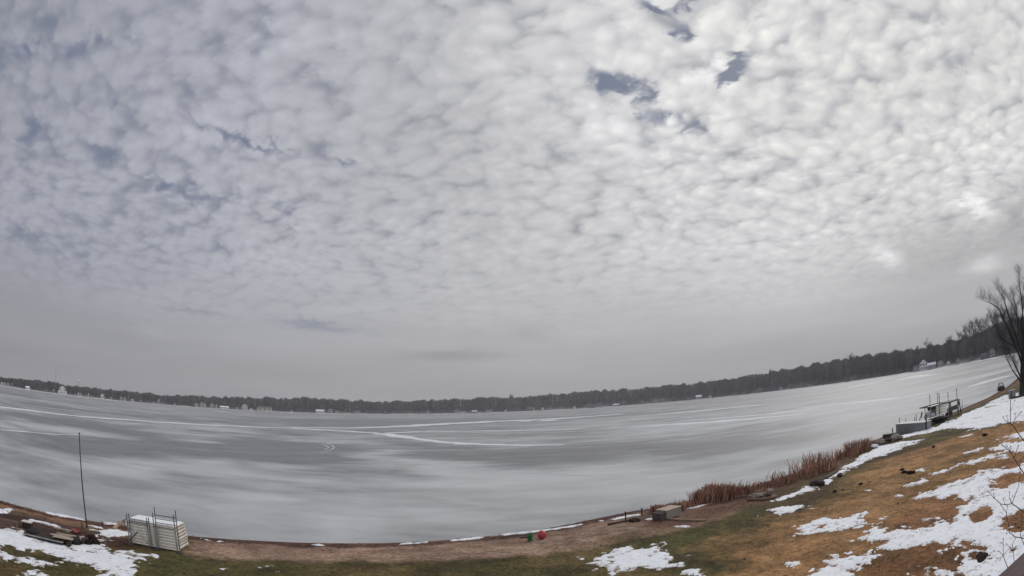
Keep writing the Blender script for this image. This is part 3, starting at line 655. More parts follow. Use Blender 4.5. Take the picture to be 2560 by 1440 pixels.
# ------------------------------------------------------------------ things on the left beach
# sawhorse-like frame
p = G(26, 1328); t = empty('wooden_trestle', p, rad(35), 'low brown wooden trestle on dark ground at the left edge', 'trestle')
MB().box((0, 0, .45), (1.0, .07, .07)).build('top_beam', m_wood, t)
for sx_ in (-.42, .42):
    for sy_ in (-1, 1): MB().tube([(sx_, 0, .44), (sx_, sy_*.2, -.03)], .025, 5).build('leg', m_wood, t)
MB().box((0, 0, .16), (.8, .05, .04)).build('stretcher', m_wood, t)
p = G(70, 1320); t = empty('cooler_box', p, rad(30), 'small dark box with snowy white lid beside the trestle', 'box')
MB().box((0, 0, .13), (.5, .32, .26)).build('body', m_dkwood, t, bevel=.02); MB().box((0, 0, .285), (.54, .35, .045)).build('lid', m_white, t, bevel=.012)
# dark upturned raft with rails
pa, pb = G(62, 1342), G(160, 1365); v = pb-pa; ang = math.atan2(v.y, v.x); L = v.length; c = (pa+pb)/2
t = empty('swim_raft', (c.x, c.y, float(zt(c.x, c.y))+.0), ang, 'dark flat swim raft with pale front edge lying in left snow', 'raft')
b = MB()
for i in range(12): b.box((-L/2+(i+.5)*L/12, .55, .30), (L/12-.015, 1.15, .05))
b.build('deck', m_dkwood, t)
MB().box((0, -.04, .29), (L, .04, .09)).build('edge_rail', m_alupale, t); MB().box((0, 1.15, .29), (L, .04, .09)).build('edge_rail', m_dkwood, t)
MB().box((0, -.005, .14), (L-.1, .04, .22)).build('side_panel', m_dark, t)
for s in (-1, 1): MB().tube([(-L/2+.1, .55+s*.35, .13), (L/2-.1, .55+s*.35, .13)], .12, 10).build('float', m_black, t)
MB().lathe((-L/2+.25, .45, .32), [(.30, 0), (.32, .08), (.25, .2), (.06, .24)], 14).build('coiled_rope', m_black, t)
t.scale[2] = .5
# pile of boards
p = G(158, 1357); t = empty('board_pile', (p.x, p.y, p.z+.0), ang+.15, 'pile of pale boards lying on the snow behind the raft', 'boards')
for i in range(6):
    MB().box((random.uniform(-.15, .15), -.3+i*.13, .24+random.uniform(0, .05)), (.95, .10, .03), rz=random.uniform(-.12, .12), ry=random.uniform(-.05, .05)).build('board', m_pwood, t)
for s in (-.4, .4): MB().box((s, .05, .11), (.09, .8, .22)).build('support_block', m_dkwood, t)
p = G(203, 1359); z = ZUP(203, 1341, p)-p.z; t = empty('corner_post', p, 0, 'white post with short arm, standing in snow right of boards', 'post')
MB().box((0, 0, z/2-.03), (.05, .05, z+.06)).build('upright', m_white, t, bevel=.006); MB().box((.10, .02, z), (.26, .05, .05), rz=.2, ry=-.25).build('arm', m_white, t, bevel=.006)
p = G(190, 1330); t = empty('beach_sled', p, rad(-25), 'dark red plastic sled lying on the dark left beach', 'sled')
b = MB(); b.box((0, 0, .05), (.8, .30, .03)); b.build('tray', m_dred, t, bevel=.01)
for s in (-1, 1): MB().box((0, s*.16, .08), (.8, .03, .07)).build('side_wall', m_dred, t)
MB().tube([(.4, -.14, .06), (.5, -.08, .1), (.5, .08, .1), (.4, .14, .06)], .015, 6).build('handle', m_dark, t)
p = G(158, 1326); t = empty('plank', p, ang+.1, 'narrow pale plank left of the red sled', 'plank'); MB().box((0, 0, .05), (1.0, .10, .04)).build('board', m_pwood, t); MB().box((-.3, 0, .01), (.06, .14, .04)).build('cleat', m_pwood, t)
p = G(192, 1358); tag(MB().blob((0, 0, 0), (.5, .28, .12), 3, .25, 12, 7).build('tarp_heap', m_black, smooth=True), 'dark crumpled tarp heap between board pile and white post', 'tarp').location = p+Vector((0, 0, .1))
for i, (px, py, r, lab) in enumerate([(232, 1352, .20, 'dark brushy clump right of the white post'), (222, 1360, .14, 'small dark clump in the snow below the white post'), (238, 1360, .17, 'dark clump at the edge of the left snow patch')]):
    p = G(px, py); o = MB().blob((0, 0, 0), (r*1.5, r, r), 20+i, .4, 10, 6).build('brush_clump', m_dirt); o.location = p+Vector((0, 0, r*.4)); tag(o, lab, 'clump', 'dark clumps at the left snow')

# ------------------------------------------------------------------ ball and green bucket
p = G(1355, 1347); R_ = .215; t = empty('beach_ball', p, .4, 'red ball with dark valve lying on the sand', 'ball')
b = MB(); n = 28; mm = 18
b.lathe((0, 0, R_), [(max(.002, R_*math.sin(math.pi*j/mm)), -R_*math.cos(math.pi*j/mm)) for j in range(mm+1)], n); b.build('skin', m_red, t, smooth=True)
MB().lathe((-.10, -.165, R_-.05), [(.030, -.01), (.030, .012), (.012, .02)], 10).build('valve', m_dred, t)
p = G(1325, 1353); t = empty('sand_bucket', p, 0, 'small green plastic bucket standing left of the red ball', 'bucket')
MB().lathe((0, 0, 0), [(.10, 0), (.135, .30), (.15, .30), (.15, .33), (.12, .33), (.09, .03)], 18).build('body', m_green, t)
MB().tube([(.14*math.cos(a), .02, .31+.17*math.sin(a)) for a in np.linspace(0, math.pi, 9)], .010, 6).build('handle', m_green, t)
MB().tube([(.12, 0, .1), (.22, -.03, .03), (.26, -.05, .01)], .012, 6).build('spout', m_white, t)
p = G(1311, 1346); o = MB().tube([(-.25, 0, .03), (0, 0.02, .05), (.2, 0, .03)], [.02, .035, .02], 7).build('driftwood_stick', m_dkwood); o.location = p; tag(o, 'short dark stick on the sand left of the green bucket', 'stick')

# ------------------------------------------------------------------ box and timbers by the reeds
a_, b_ = G(1667, 1300), G(1703, 1289); v = b_-a_; ang2 = math.atan2(v.y, v.x); L = v.length; c = (a_+b_)/2; hb = ZUP(1668, 1277, a_)-a_.z
t = empty('storage_box', (c.x, c.y, a_.z), ang2, 'pale square plywood box at the left end of the reeds', 'box')
MB().box((0, .35, hb/2), (L, .7, hb-.03)).build('body', m_box, t, bevel=.012); MB().box((0, .35, hb), (L+.05, .76, .04)).build('lid', m_pwood, t, bevel=.01)
MB().box((-L/2-.2, .35, hb*.42), (.36, .6, hb*.84)).build('side_compartment', m_boxd, t, bevel=.012)
def logobj(name, pts, r, m, label, cat='log', lift=.06):
    P = [G(*q)+Vector((0, 0, lift)) for q in pts]; o0 = P[0].copy(); n = len(P)
    o = MB().tube([p-o0 for p in P], [r*(1-.35*i/(n-1)) for i in range(n)], 8).build(name, m, smooth=True); o.location = o0
    return tag(o, label, cat)
logobj('driftwood_log', [(1765, 1303), (1700, 1302), (1640, 1297)], .07, m_driftwood, 'long pale pole lying on the sand below the plywood box')
logobj('driftwood_log', [(1815, 1250), (1840, 1246), (1870, 1241)], .09, m_wood, 'grey driftwood log at the foot of the reeds, left of the boulders')
logobj('driftwood_log', [(1870, 1252), (1905, 1251), (1935, 1246)], .10, m_wood, 'driftwood log lying right in front of the pale boulders')
logobj('fallen_timber', [(2035, 1212), (2060, 1200), (2090, 1183)], .16, m_dkwood, 'dark fallen timber along the snow strip below the reeds', 'timber')
logobj('driftwood_log', [(1520, 1314), (1560, 1306), (1590, 1300)], .05, m_dkwood, 'dark wet branch on the sand below the first metal stake')
for i, (px, py, r, m, lab) in enumerate([
        (1888, 1244, .30, m_rock, 'pale brown boulder left of the gap in the reeds'), (1905, 1238, .20, m_rock, 'small pale stone behind the brown boulder pair'),
        (1935, 1243, .16, m_rock, 'small round stone right of the driftwood log'), (1920, 1240, .14, m_rockd, 'small dark stone between the pale boulders'), (1925, 1231, .26, m_rock, 'flat pale boulder at the gap in the reeds'),
        (2044, 1214, .42, m_rockd, 'large dark reddish boulder in the snow strip'), (2100, 1190, .22, m_rockd, 'dark stone at the right end of the fallen timber'),
        (2186, 1118, .30, m_snow, 'white snow covered stone at the right end of the reeds'), (2200, 1110, .50, m_rock, 'pale flat boulder above the snow strip near the dark box'), (2218, 1106, .42, m_rockd, 'dark boulder between pale flat boulders below the dark box'),
        (2240, 1100, .6, m_rock, 'long flat pale boulder right below the dark box'),
        (1640, 1296, .16, m_rockd, 'small dark stone left of the plywood box'), (1586, 1303, .22, m_rockd, 'flat dark stone between the two metal stakes')]):
    p = G(px, py); o = MB().blob((0, 0, 0), (r*1.35, r, r*.62), 40+i, .22, 12, 8).build('boulder' if r > .2 else 'stone', m, smooth=False); o.location = p+Vector((0, 0, r*.3)); o.rotation_euler[2] = i*.7
    tag(o, lab, 'boulder' if r > .2 else 'stone')

# ------------------------------------------------------------------ dark clods on the lawn
for i, (px, py, r, lab) in enumerate([(2255, 1176, .20, 'topmost dark clod of the lawn group below the long snow patch'), (2261, 1182, .22, 'lower left dark clod of the lawn group'), (2275, 1184, .26, 'wide dark clod in the middle of the lawn group'),
        (2283, 1182, .2, 'right end dark clod of the lawn group'), (2152, 1211, .16, 'dark clod on tan lawn left of the clod group'), (2172, 1206, .08, 'tiny dark clod right of the single clod'),
        (2087, 1229, .15, 'upright dark clod on the green lawn below the snow strip'), (2108, 1225, .08, 'tiny dark clod right of the upright clod'), (2334, 1119, .22, 'single dark clod on far tan lawn below the boat lift'), (2462, 1089, .25, 'single dark clod at far right on the tan lawn'),
        (2245, 1259, .07, 'tiny dark clod beside the small snow dot'), (1862, 1398, .05, 'tiny clod on tan grass near the bottom edge')]):
    p = G(px, py); o = MB().blob((0, 0, 0), (r*.95, r*.62, r*.4), 80+i, .4, 10, 6).build('dirt_clod', m_dirt); o.location = p+Vector((0, 0, r*.25)); o.rotation_euler[2] = i*1.3; tag(o, lab, 'dirt clod', 'dark clods scattered on the lawn')
p = G(2455, 1393); o = MB().blob((0, 0, 0), (.42, .2, .10), 99, .3, 14, 7).build('hollow_mound', m_dirt); o.location = p; o.rotation_euler[2] = .6; tag(o, 'dark mound standing in for a dark hollow at the edge of the snow near the railing', 'dark hollow')  # raised dark mound added in place of a dark hollow in the snow

# ------------------------------------------------------------------ right shore: bin, boat lift, stacked sections
a_, b_ = G(2240, 1086), G(2312, 1076); v = b_-a_; v.z = 0; ang3 = math.atan2(v.y, v.x); L = v.length; c = (a_+b_)/2; hb = ZUP(2240, 1061, a_)-a_.z
t = empty('dock_bin', (c.x, c.y, a_.z-.02), ang3, 'long plain grey dock bin standing on the far right shore', 'bin')
b = MB().box((0, .6, hb/2+.03), (L, 1.2, hb-.04)); b.build('body', m_grey, t, bevel=.02)
MB().box((0, .6, hb+.02), (L+.06, 1.26, .06)).build('lid', m_greylid, t, bevel=.015); MB().box((0, .55, .02), (L+.1, 1.25, .08)).build('skid', m_dark, t)
for k in range(1, 5): MB().box((-L/2+k*L/5, -.008, hb/2), (.03, .02, hb-.1)).build('batten', m_grey, t)
t = stake(2316, 1036, 1075, .07, m_dark, 'thick black post at the right end of the grey dock bin', 'mooring_post', 'post', capm=m_dark)
t = stake(2231.5, 1072, 1090, .06, m_dark, 'short black post between dark box and grey dock bin', 'mooring_post', 'post', capm=m_dark)
for px, y0, y1, lab in [(2249, 1046, 1070, 'thin grey pipe behind the left end of the grey bin'), (2265, 1048, 1068, 'short grey pipe behind the grey bin, second from left'), (2291, 1036, 1062, 'tall grey pipe behind the right half of the grey bin'), (2287, 1044, 1063, 'short grey pipe left beside the tall pipe behind the bin')]:
    stake(px, y0, y1, .04, m_alu, lab, 'dock_pipe', 'pipe', 'pipes standing behind the grey bin', capm=m_alu)
p = G(2300, 1062); k1 = ZUP(2302, 1046, p)-p.z; k2 = ZUP(2308, 1030, p)-p.z
o = MB().tube([(-.1, 0, 0), (.0, 0, k1), (.22, 0, k1+.1), (.40, 0, k1+.55), (.42, 0, k2)], [.05, .05, .09, .09, .04], 7).build('bent_pipe', m_dark); o.location = p; tag(o, 'bent dark pipe sticking up behind the grey bin', 'pipe')
a_, b_ = G(2207, 1100), G(2228, 1096); v = b_-a_; L = v.length; c = (a_+b_)/2
t = empty('dark_crate', (c.x, c.y, a_.z), math.atan2(v.y, v.x), 'low black crate left of the grey dock bin', 'crate')
hb = ZUP(2207, 1088, a_)-a_.z
MB().box((0, .5, hb/2), (L, 1.0, hb)).build('body', m_dark, t, bevel=.02); MB().box((0, .5, hb+.03), (L+.08, 1.06, .05)).build('lid', m_dark, t, bevel=.01)
# boat lift
qa, qb = G(2327, 1061), G(2372, 1046); v = qb-qa; v.z = 0; L = v.length; ang4 = math.atan2(v.y, v.x); c = (qa+qb)/2; g = qa.z
ex = v.normalized(); ey = Vector((-ex.y, ex.x, 0)); W = 1.8
h1 = ZUP(2325, 986, qa)-g; h2 = ZUP(2372, 979, qb)-g; hd = ZUP(2348, 1012, c)-g; hc = ZUP(2348, 1038, c)-g
t = empty('boat_lift', (c.x, c.y, g), ang4, 'grey metal boat lift with tall guide posts on right shore', 'boat lift')
for s, hh in ((-1, h1), (1, h2)):
    for w_, m_ in ((0, hh), (W, hh*1.02)):
        if s == -1 and w_: continue
        MB().tube([(s*L/2, w_, -.1), (s*L/2, w_, m_)], .045, 8).build('guide_post', m_alupale, t)
MB().tube([(0.0, 0, -.1), (0.0, 0, (h1+h2)/2)], .045, 8).build('guide_post', m_alu, t)
for w_ in (0, W): MB().box((0, w_, hd), (L, .08, .12)).build('top_beam', m_alu, t); MB().box((0, w_, .25), (L, .1, .14)).build('lower_beam', m_dark, t)
for s in (-1, 1): MB().box((s*L/2, W/2, hd), (.08, W, .12)).build('end_beam', m_alu, t); MB().box((s*L/2, W/2, .25), (.1, W, .14)).build('cradle_beam', m_dark, t)
for s in (-1, 1): MB().tube([(s*L/2, W/2, .2), (s*L/2, W/2, hd)], .04, 7).build('strut', m_alu, t)
MB().box((-L*.25, .5, hd-.2), (L*.34, .5, .22)).build('battery_box', m_black, t)
for i, nm_ in enumerate(['bottom', 'second', 'third', 'top']):
    o = c+ex*(.18*L)+ey*(.9); dock_section((o.x, o.y, g+hc+.02+i*.26), L*.62, 1.5, .22, ang4, 'grey dock section in the boat lift, %s of its stack of four' % nm_, 'dock sections stacked in the boat lift', i)
o = c-ex*(.28*L)+ey*.8; t = empty('rowboat', (o.x, o.y, g+hc), ang4, 'white upturned rowboat resting in the boat lift', 'boat')
prof = []
def hull(Lh, Wh, Hh, n=12, mm=7):
    b = MB(); v = []; f = []
    for i in range(n+1):
        x = -Lh/2+Lh*i/n; w = Wh/2*(1-abs(2*i/n-1)**3.2*.85)
        for k in range(mm+1):
            a = math.pi*k/mm; v.append((x, -w*math.cos(a), Hh*math.sin(a)*(1-.35*abs(2*i/n-1)**3)))
    for i in range(n):
        for k in range(mm): q = i*(mm+1)+k; f.append((q, q+1, q+mm+2, q+mm+1))
    f.append(tuple(range(mm+1))[::-1]); f.append(tuple(n*(mm+1)+k for k in range(mm+1)))
    return b.add(v, f)
hull(L*.55, 1.2, .5).build('hull', m_greylid, t, smooth=True); MB().box((0, 0, .5), (L*.4, .05, .08)).build('keel', m_alupale, t)
for s in (-1, 1): MB().box((0, s*.58, .02), (L*.36, .05, .06)).build('gunwale', m_alu, t)
pa, pb = G(2324, 1062), G(2360, 1054); v = pb-pa; L2 = v.length; o = (pa+pb)/2-ey*.35
t = empty('tarped_trailer', (o.x, o.y, pa.z), math.atan2(v.y, v.x), 'boat trailer under black tarp in front of the boat lift', 'trailer')
b = MB(); b.blob((0, .4, hc*.62), (L2*.56, .75, hc*.42), 5, .12, 16, 9); b.build('tarp', m_black, t, smooth=True)
for s in (-1, 1): MB().tube([(L2*.33*s, -.05, hc*.5), (L2*.36*s, -.1, -.02)], .05, 6).build('leg', m_dark, t)
MB().box((0, 0, .3), (L2*.8, .08, .1)).build('frame', m_dark, t)
for s in (-1, 1): MB().tube([(s*L2*.1, -.1, .22), (s*L2*.1, .05, .22)], .22, 14).build('wheel', m_dark, t)
# tall bench frame to the right of the lift
a_, b_ = G(2374, 1042), G(2397, 1033); v = b_-a_; v.z = 0; L3 = v.length; c3 = (a_+b_)/2; hb = ZUP(2374, 1006, a_)-a_.z
t = empty('dock_platform', (c3.x, c3.y, a_.z), math.atan2(v.y, v.x), 'black high-legged platform right beside the boat lift', 'platform')
MB().box((0, .6, hb), (L3, 1.3, .14)).build('top', m_dark, t)
for sx_ in (-1, 1):
    for sy_ in (0, 1.15): MB().tube([(sx_*(L3/2-.08), sy_, -.1), (sx_*(L3/2-.08), sy_, hb)], .06, 7).build('leg', m_dark, t)
MB().tube([(L3/2-.05, 0, hb*.95), (L3/2+.75, 0, 0)], .06, 6).build('brace', m_dark, t); MB().box((0, .0, hb*.5), (L3-.1, .05, .5)).build('side_panel', m_alu, t)
MB().box((-L3*.2, .5, hb*.3), (.5, .8, hb*.5)).build('crate', m_dkwood, t)
stake(2394, 972, 1035, .055, m_alupale, 'tall grey guide pole behind the black platform', 'guide_pole', 'pole', capm=m_alu)
stake(2401, 996, 1030, .05, m_alu, 'slanting dark rod right of the black platform', 'guide_pole', 'pole', lean=-.1)
stake(2406, 1000, 1026, .04, m_alupale, 'thin pale rod right of the slanting rod', 'guide_pole', 'pole')
# things by the big tree
a_ = G(2530, 997); hb = ZUP(2530, 976, a_)-a_.z; t = empty('grey_cabinet', a_, ang4, 'grey cabinet standing on a dark timber by the big tree', 'cabinet')
MB().box((.5, .3, hb/2), (1.0, .6, hb-.05), rz=0).build('body', m_grey, t, bevel=.02); MB().box((.5, .3, hb), (1.06, .66, .05)).build('lid', m_greylid, t); MB().box((-.03, -.03, hb*.5), (.07, .07, hb)).build('corner_post', m_dark, t)
a_, b_ = G(2529, 998), G(2585, 985); v = b_-a_; o = MB().box((v.length/2, 0, .12), (v.length, .3, .24)).build('timber_edge', m_dkwood, bevel=.02); o.location = a_; o.rotation_euler[2] = math.atan2(v.y, v.x); tag(o, 'long dark timber edging at the foot of the big tree', 'timber')
a_ = G(2507, 975); hb = ZUP(2508, 957, a_)-a_.z; t = empty('shore_frame', a_, ang4, 'grey A-shaped frame on the shore left of the big tree', 'frame')
for s in (-1, 1):
    MB().tube([(s*.75, 0, -.05), (s*.08, 0, hb)], .06, 6).build('leg', m_alu, t); MB().tube([(s*.75, .8, -.05), (s*.08, .8, hb*.97)], .06, 6).build('leg', m_alu, t)
MB().box((0, .4, hb*.45), (.9, .7, .35)).build('seat_box', m_alu, t); MB().tube([(0, 0, hb), (0, .8, hb)], .05, 6).build('ridge', m_alu, t); MB().box((-.2, .2, .25), (1.1, .8, .5)).build('base', m_dark, t)

# ------------------------------------------------------------------ reeds
def blades(P, hts, w, lean, cols, seed=0, seg=2):
    """thin upright blades as quads; P (n,3)"""
    r = np.random.RandomState(seed); n = len(P); a = r.uniform(0, math.pi, n); dxy = np.stack([np.cos(a), np.sin(a), 0*a], 1)
    la = r.uniform(0, 2*math.pi, n); ln = np.stack([np.cos(la), np.sin(la), 0*la], 1)*(lean*r.uniform(.2, 1, n)*hts)[:, None]
    up_ = np.stack([0*a, 0*a, hts], 1); w_ = (w*r.uniform(.6, 1.4, n))[:, None]
    lv = [P-dxy*w_*.5, P+dxy*w_*.5, P+up_*.6+ln*.35+dxy*w_*.45, P+up_*.6+ln*.35-dxy*w_*.45, P+up_+ln+dxy*w_*.2, P+up_+ln-dxy*w_*.2]
    V = np.stack(lv, 1).reshape(-1, 3); b = np.arange(n)[:, None]*6
    Q = np.concatenate([b+np.array([[0, 1, 2, 3]]), b+np.array([[3, 2, 4, 5]])])
    return V, Q, np.repeat(cols, 6, axis=0)
base = [(1648, 1283), (1700, 1276), (1760, 1262), (1830, 1250), (1900, 1232), (1960, 1215), (2020, 1197), (2080, 1175), (2130, 1148), (2170, 1125), (2195, 1104)]
hpx = [18, 22, 33, 44, 48, 52, 52, 50, 40, 30, 14]
bw = np.array([G(*q)[:2] for q in base]); tt = np.linspace(0, 1, len(base))
N = 12000; u = RNG.uniform(0, 1, N); u = np.interp(u, np.linspace(0, 1, 11), np.linspace(0, 1, 11)**.85)
bx_ = np.interp(u, tt, bw[:, 0]); by_ = np.interp(u, tt, bw[:, 1])
clump = fbm(bx_, by_, 1.4, 3, 201); clump2 = vnoise(bx_/.7, by_/.7, 7)
off = RNG.uniform(0, 1, N)**1.2*np.interp(u, [0, .3, 1], [.8, 2.0, 2.6]); X_ = bx_+RNG.normal(0, .12, N)-off*.35; Y_ = by_+off
dist_ = np.hypot(bx_, by_); hh = np.interp(u, tt, hpx)*dist_/1380
hh = hh*np.clip(.22+2.6*(clump-.30)*clump2**1.5*2.6, .22, 1.35)*RNG.uniform(.7, 1.02, N)
keep = RNG.uniform(0, 1, N) < np.clip((clump-.44)*5, .04, 1)
X_, Y_, hh, cl = X_[keep], Y_[keep], hh[keep], clump2[keep]
P = np.stack([X_, Y_, np.maximum(zt(X_, Y_), -.02)], 1); n = len(P)
cA, cB, cC = np.array([.34, .185, .125]), np.array([.24, .105, .078]), np.array([.44, .32, .21]); rr = RNG.uniform(0, 1, (n, 1))
cc = np.where(rr < .45, cA, np.where(rr < .8, cB, cC))*RNG.uniform(.6, 1.3, (n, 1))*(.6+.8*cl[:, None])
m_reed = mat('dry_reeds', (1, 1, 1), .9, .2, 2, .15, attr=True)
V, Q, cc = blades(P, hh*.82, .045, .5, cc, 3)
tag(mesh_np('reeds', V, Q, m_reed, cols=cc), 'reddish brown dry reeds along the right shoreline', 'reeds', kind='stuff')

# ------------------------------------------------------------------ short winter grass
N = 90000; r_ = 9+RNG.uniform(0, 1, N)**.75*33; a_ = RNG.uniform(rad(-62), rad(66), N); gxx, gyy = r_*np.sin(a_), r_*np.cos(a_)
sd = sdist(gxx, gyy)
ci = np.clip(np.searchsorted(xs, gxx), 1, nx-1); si = np.clip(np.searchsorted(ss, sd), 1, ns-1)
gc = C[ci, si]
isgrass = (sd > 4.2) & (gc[:, 0] < .19*GAIN) & ~((gxx < -13) & (sd < 7)) & (gc.sum(1) > .085*GAIN)
gxx, gyy, gc = gxx[isgrass], gyy[isgrass], gc[isgrass]; n = len(gxx)
gzz = zt(gxx, gyy)+(fbm(gxx, gyy, 2.4, 3, 5)-.5)*.10+(fbm(gxx, gyy, .5, 2, 8)-.5)*.04
V, Q, cc = blades(np.stack([gxx, gyy, gzz-.01], 1), RNG.uniform(.015, .05, n), .03, 1.6, gc*RNG.uniform(.9, 1.7, (n, 1)), 9)
tag(mesh_np('grass', V, Q, m_reed, cols=cc), 'short dormant grass of olive and straw colour on the lawn', 'grass', kind='stuff')

# ------------------------------------------------------------------ dead leaves and bits of driftweed
N = 9000; lx = RNG.uniform(-34, 45, N); ls = np.where(RNG.uniform(0, 1, N) < .45, np.abs(RNG.normal(.7, .7, N)), RNG.uniform(3.5, 26, N)); ly = yshore(lx)-ls/.85
kp = (fbm(lx, ly, 2.0, 3, 91) > .46) & (np.hypot(lx, ly) < 60); lx, ly = lx[kp], ly[kp]; n = len(lx)
lz = zt(lx, ly)+(fbm(lx, ly, 2.4, 3, 5)-.5)*.10+(fbm(lx, ly, .5, 2, 8)-.5)*.04+.012; a_ = RNG.uniform(0, 6.28, n); q_ = RNG.uniform(.02, .075, n); dd_ = RNG.uniform(.3, .8, n)
cx_, sx2 = np.cos(a_)*q_, np.sin(a_)*q_; tz = RNG.uniform(0, .035, n)
V = np.stack([np.stack([lx-cx_, ly-sx2, lz], 1), np.stack([lx+sx2*dd_, ly-cx_*dd_, lz+tz], 1), np.stack([lx+cx_, ly+sx2, lz+tz*.6], 1), np.stack([lx-sx2*dd_, ly+cx_*dd_, lz+.004], 1)], 1).reshape(-1, 3)
lc = np.where(RNG.uniform(0, 1, (n, 1)) < .6, np.array([.035, .022, .014]), np.array([.16, .10, .055]))*RNG.uniform(.6, 1.4, (n, 1))
tag(mesh_np('leaf_litter', V, np.arange(4*n).reshape(-1, 4), m_reed, cols=np.repeat(lc, 4, 0)), 'dead leaves and dark driftweed scattered over beach and lawn', 'leaf litter', kind='stuff')

# ------------------------------------------------------------------ trees
def twig_tree(name, base, h, spread, label, cat, group=None, seed=0, levels=4, r0=None, bark=m_bark, lean=0, twigm=m_twig, start=.25, tw=1.0, up_=.55):
    """bare tree: trunk with limbs, crown of branching twigs"""
    rr = random.Random(seed); t = empty(name, base, 0, label, cat, group); r0 = r0 or h*.018
    tr = MB(); cr = MB()
    def grow(mb, p, d, L, r, lev):
        pts = [p]; rs = [r]; n = 4 if lev < 3 else 2
        for i in range(n):
            d = (d+Vector((rr.uniform(-1, 1), rr.uniform(-1, 1), rr.uniform(-.3, 1)*.5))*.16).normalized()
            p = p+d*L/n; pts.append(p); rs.append(max(r*(1-.75*(i+1)/n), .012*tw))
        mb.tube(pts, rs, 5 if lev < 2 else 3, cap=False)
        if lev >= levels: return
        k = {0: 9, 1: 6, 2: 5, 3: 4}.get(lev, 3)
        for i in range(k):
            q = start+(1-start)*(i+rr.uniform(.2, .9))/k if lev == 0 else rr.uniform(.25, 1)
            j = min(n-1, int(q*n)); f = q*n-j; b = pts[j].lerp(pts[j+1], f)
            a = rr.uniform(0, 6.28); side = Vector((math.cos(a), math.sin(a), 0)); dd = (d*.6+side*spread*rr.uniform(.5, 1.1)+Vector((0, 0, up_))).normalized()
            grow(cr, b, dd, L*rr.uniform(.42, .68)*(1.15-.45*q if lev == 0 else 1), rs[j]*.55, lev+1)
    grow(tr, Vector((0, 0, -.3)), Vector((lean, 0, 1)).normalized(), h*.78, r0, 0)
    tr.build('trunk', bark, t, smooth=True); cr.build('crown', twigm, t)
    return t
# big tree at the right edge: limbs follow the photograph, each at its own depth
TD = 77.0; tb_ = G(2556, 992); t = empty('big_bare_tree', tb_, 0, 'tall bare many-limbed tree at the right edge by the shore', 'tree')
def P3(px, py, dd=0): return at(px, py, TD+dd)-tb_
MB().tube([Vector((0, 0, -.4)), P3(2556, 960), P3(2556, 915), P3(2558, 870), P3(2560, 820)], [.62, .46, .40, .34, .26], 10).build('trunk', m_bark, t, smooth=True)
LIMBS = [([(2552, 952), (2530, 922), (2517, 895), (2512, 880)], .13, -2.5), ([(2554, 945), (2538, 912), (2530, 895), (2520, 872), (2505, 850)], .14, 1.0),
    ([(2556, 915), (2549, 887), (2526, 830), (2509, 792), (2493, 759), (2476, 747), (2461, 741)], .20, -1.5), ([(2554, 905), (2540, 861), (2502, 842), (2491, 820), (2478, 790)], .13, 2.0),
    ([(2556, 890), (2542, 839), (2519, 778), (2507, 735), (2497, 718)], .18, 0.5), ([(2557, 880), (2544, 806), (2538, 754), (2534, 735)], .14, 2.5), ([(2558, 870), (2550, 800), (2530, 752), (2522, 738)], .12, -3.0),
    ([(2560, 849), (2556, 790), (2555, 747), (2548, 705), (2546, 682)], .16, -1), ([(2562, 840), (2568, 780), (2572, 730), (2570, 690)], .18, 1.5), ([(2562, 850), (2580, 800), (2592, 750), (2596, 705)], .17, -2),
    ([(2560, 900), (2590, 860), (2615, 820), (2630, 770)], .17, 1), ([(2558, 930), (2585, 905), (2620, 880), (2650, 840)], .15, -1.5), ([(2557, 900), (2535, 860), (2515, 810), (2500, 775)], .12, 3.5), ([(2560, 860), (2552, 800), (2560, 740), (2562, 700)], .14, 4)]
rr = random.Random(5); lim = MB(); tw_ = MB()
def twigs(mb, p, d, L, r, lev):
    d = (d+Vector((rr.uniform(-.3, .3), rr.uniform(-.3, .3), rr.uniform(-.05, .3)))).normalized(); q = p+d*L*.5; d2 = (d+Vector((rr.uniform(-.3, .3), rr.uniform(-.3, .3), .15))).normalized(); q2 = q+d2*L*.5
    mb.tube([p, q, q2], [r, r*.75, r*.4], 3, cap=False)
    if lev > 0:
        for s_, k in ((q, 2), (q2, 3)):
            for _ in range(k):
                a = rr.uniform(0, 6.28); dd = (d2+Vector((math.cos(a), math.sin(a), rr.uniform(-.2, .7)))*.65).normalized(); twigs(mb, s_, dd, L*rr.uniform(.5, .75), r*.55, lev-1)
for pl, r, dep in LIMBS:
    n = len(pl); pts = [P3(x, y, dep*i/(n-1)) for i, (x, y) in enumerate(pl)]; rs = [r*(1-.8*i/(n-1)) for i in range(n)]
    lim.tube(pts, rs, 6, cap=False)
    for i in range(1, n):
        d = (pts[i]-pts[i-1]).normalized()
        for _ in range(9 if i > 1 else 5):
            p = pts[i-1].lerp(pts[i], rr.uniform(.3, 1)); a = rr.uniform(0, 6.28)
            twigs(tw_, p, (d+Vector((math.cos(a), math.sin(a), .3))*.5).normalized(), rr.uniform(.7, 1.3), max(.009, rs[i]*.16), 3)
    d = (pts[-1]-pts[-2]).normalized(); 
    for _ in range(2): twigs(tw_, pts[-1], d, 1.1, .011, 3)
lo_ = lim.build('limb', m_bark, t, smooth=True); tw_.build('crown', m_twig, t); t.scale = (.95, .95, .94)

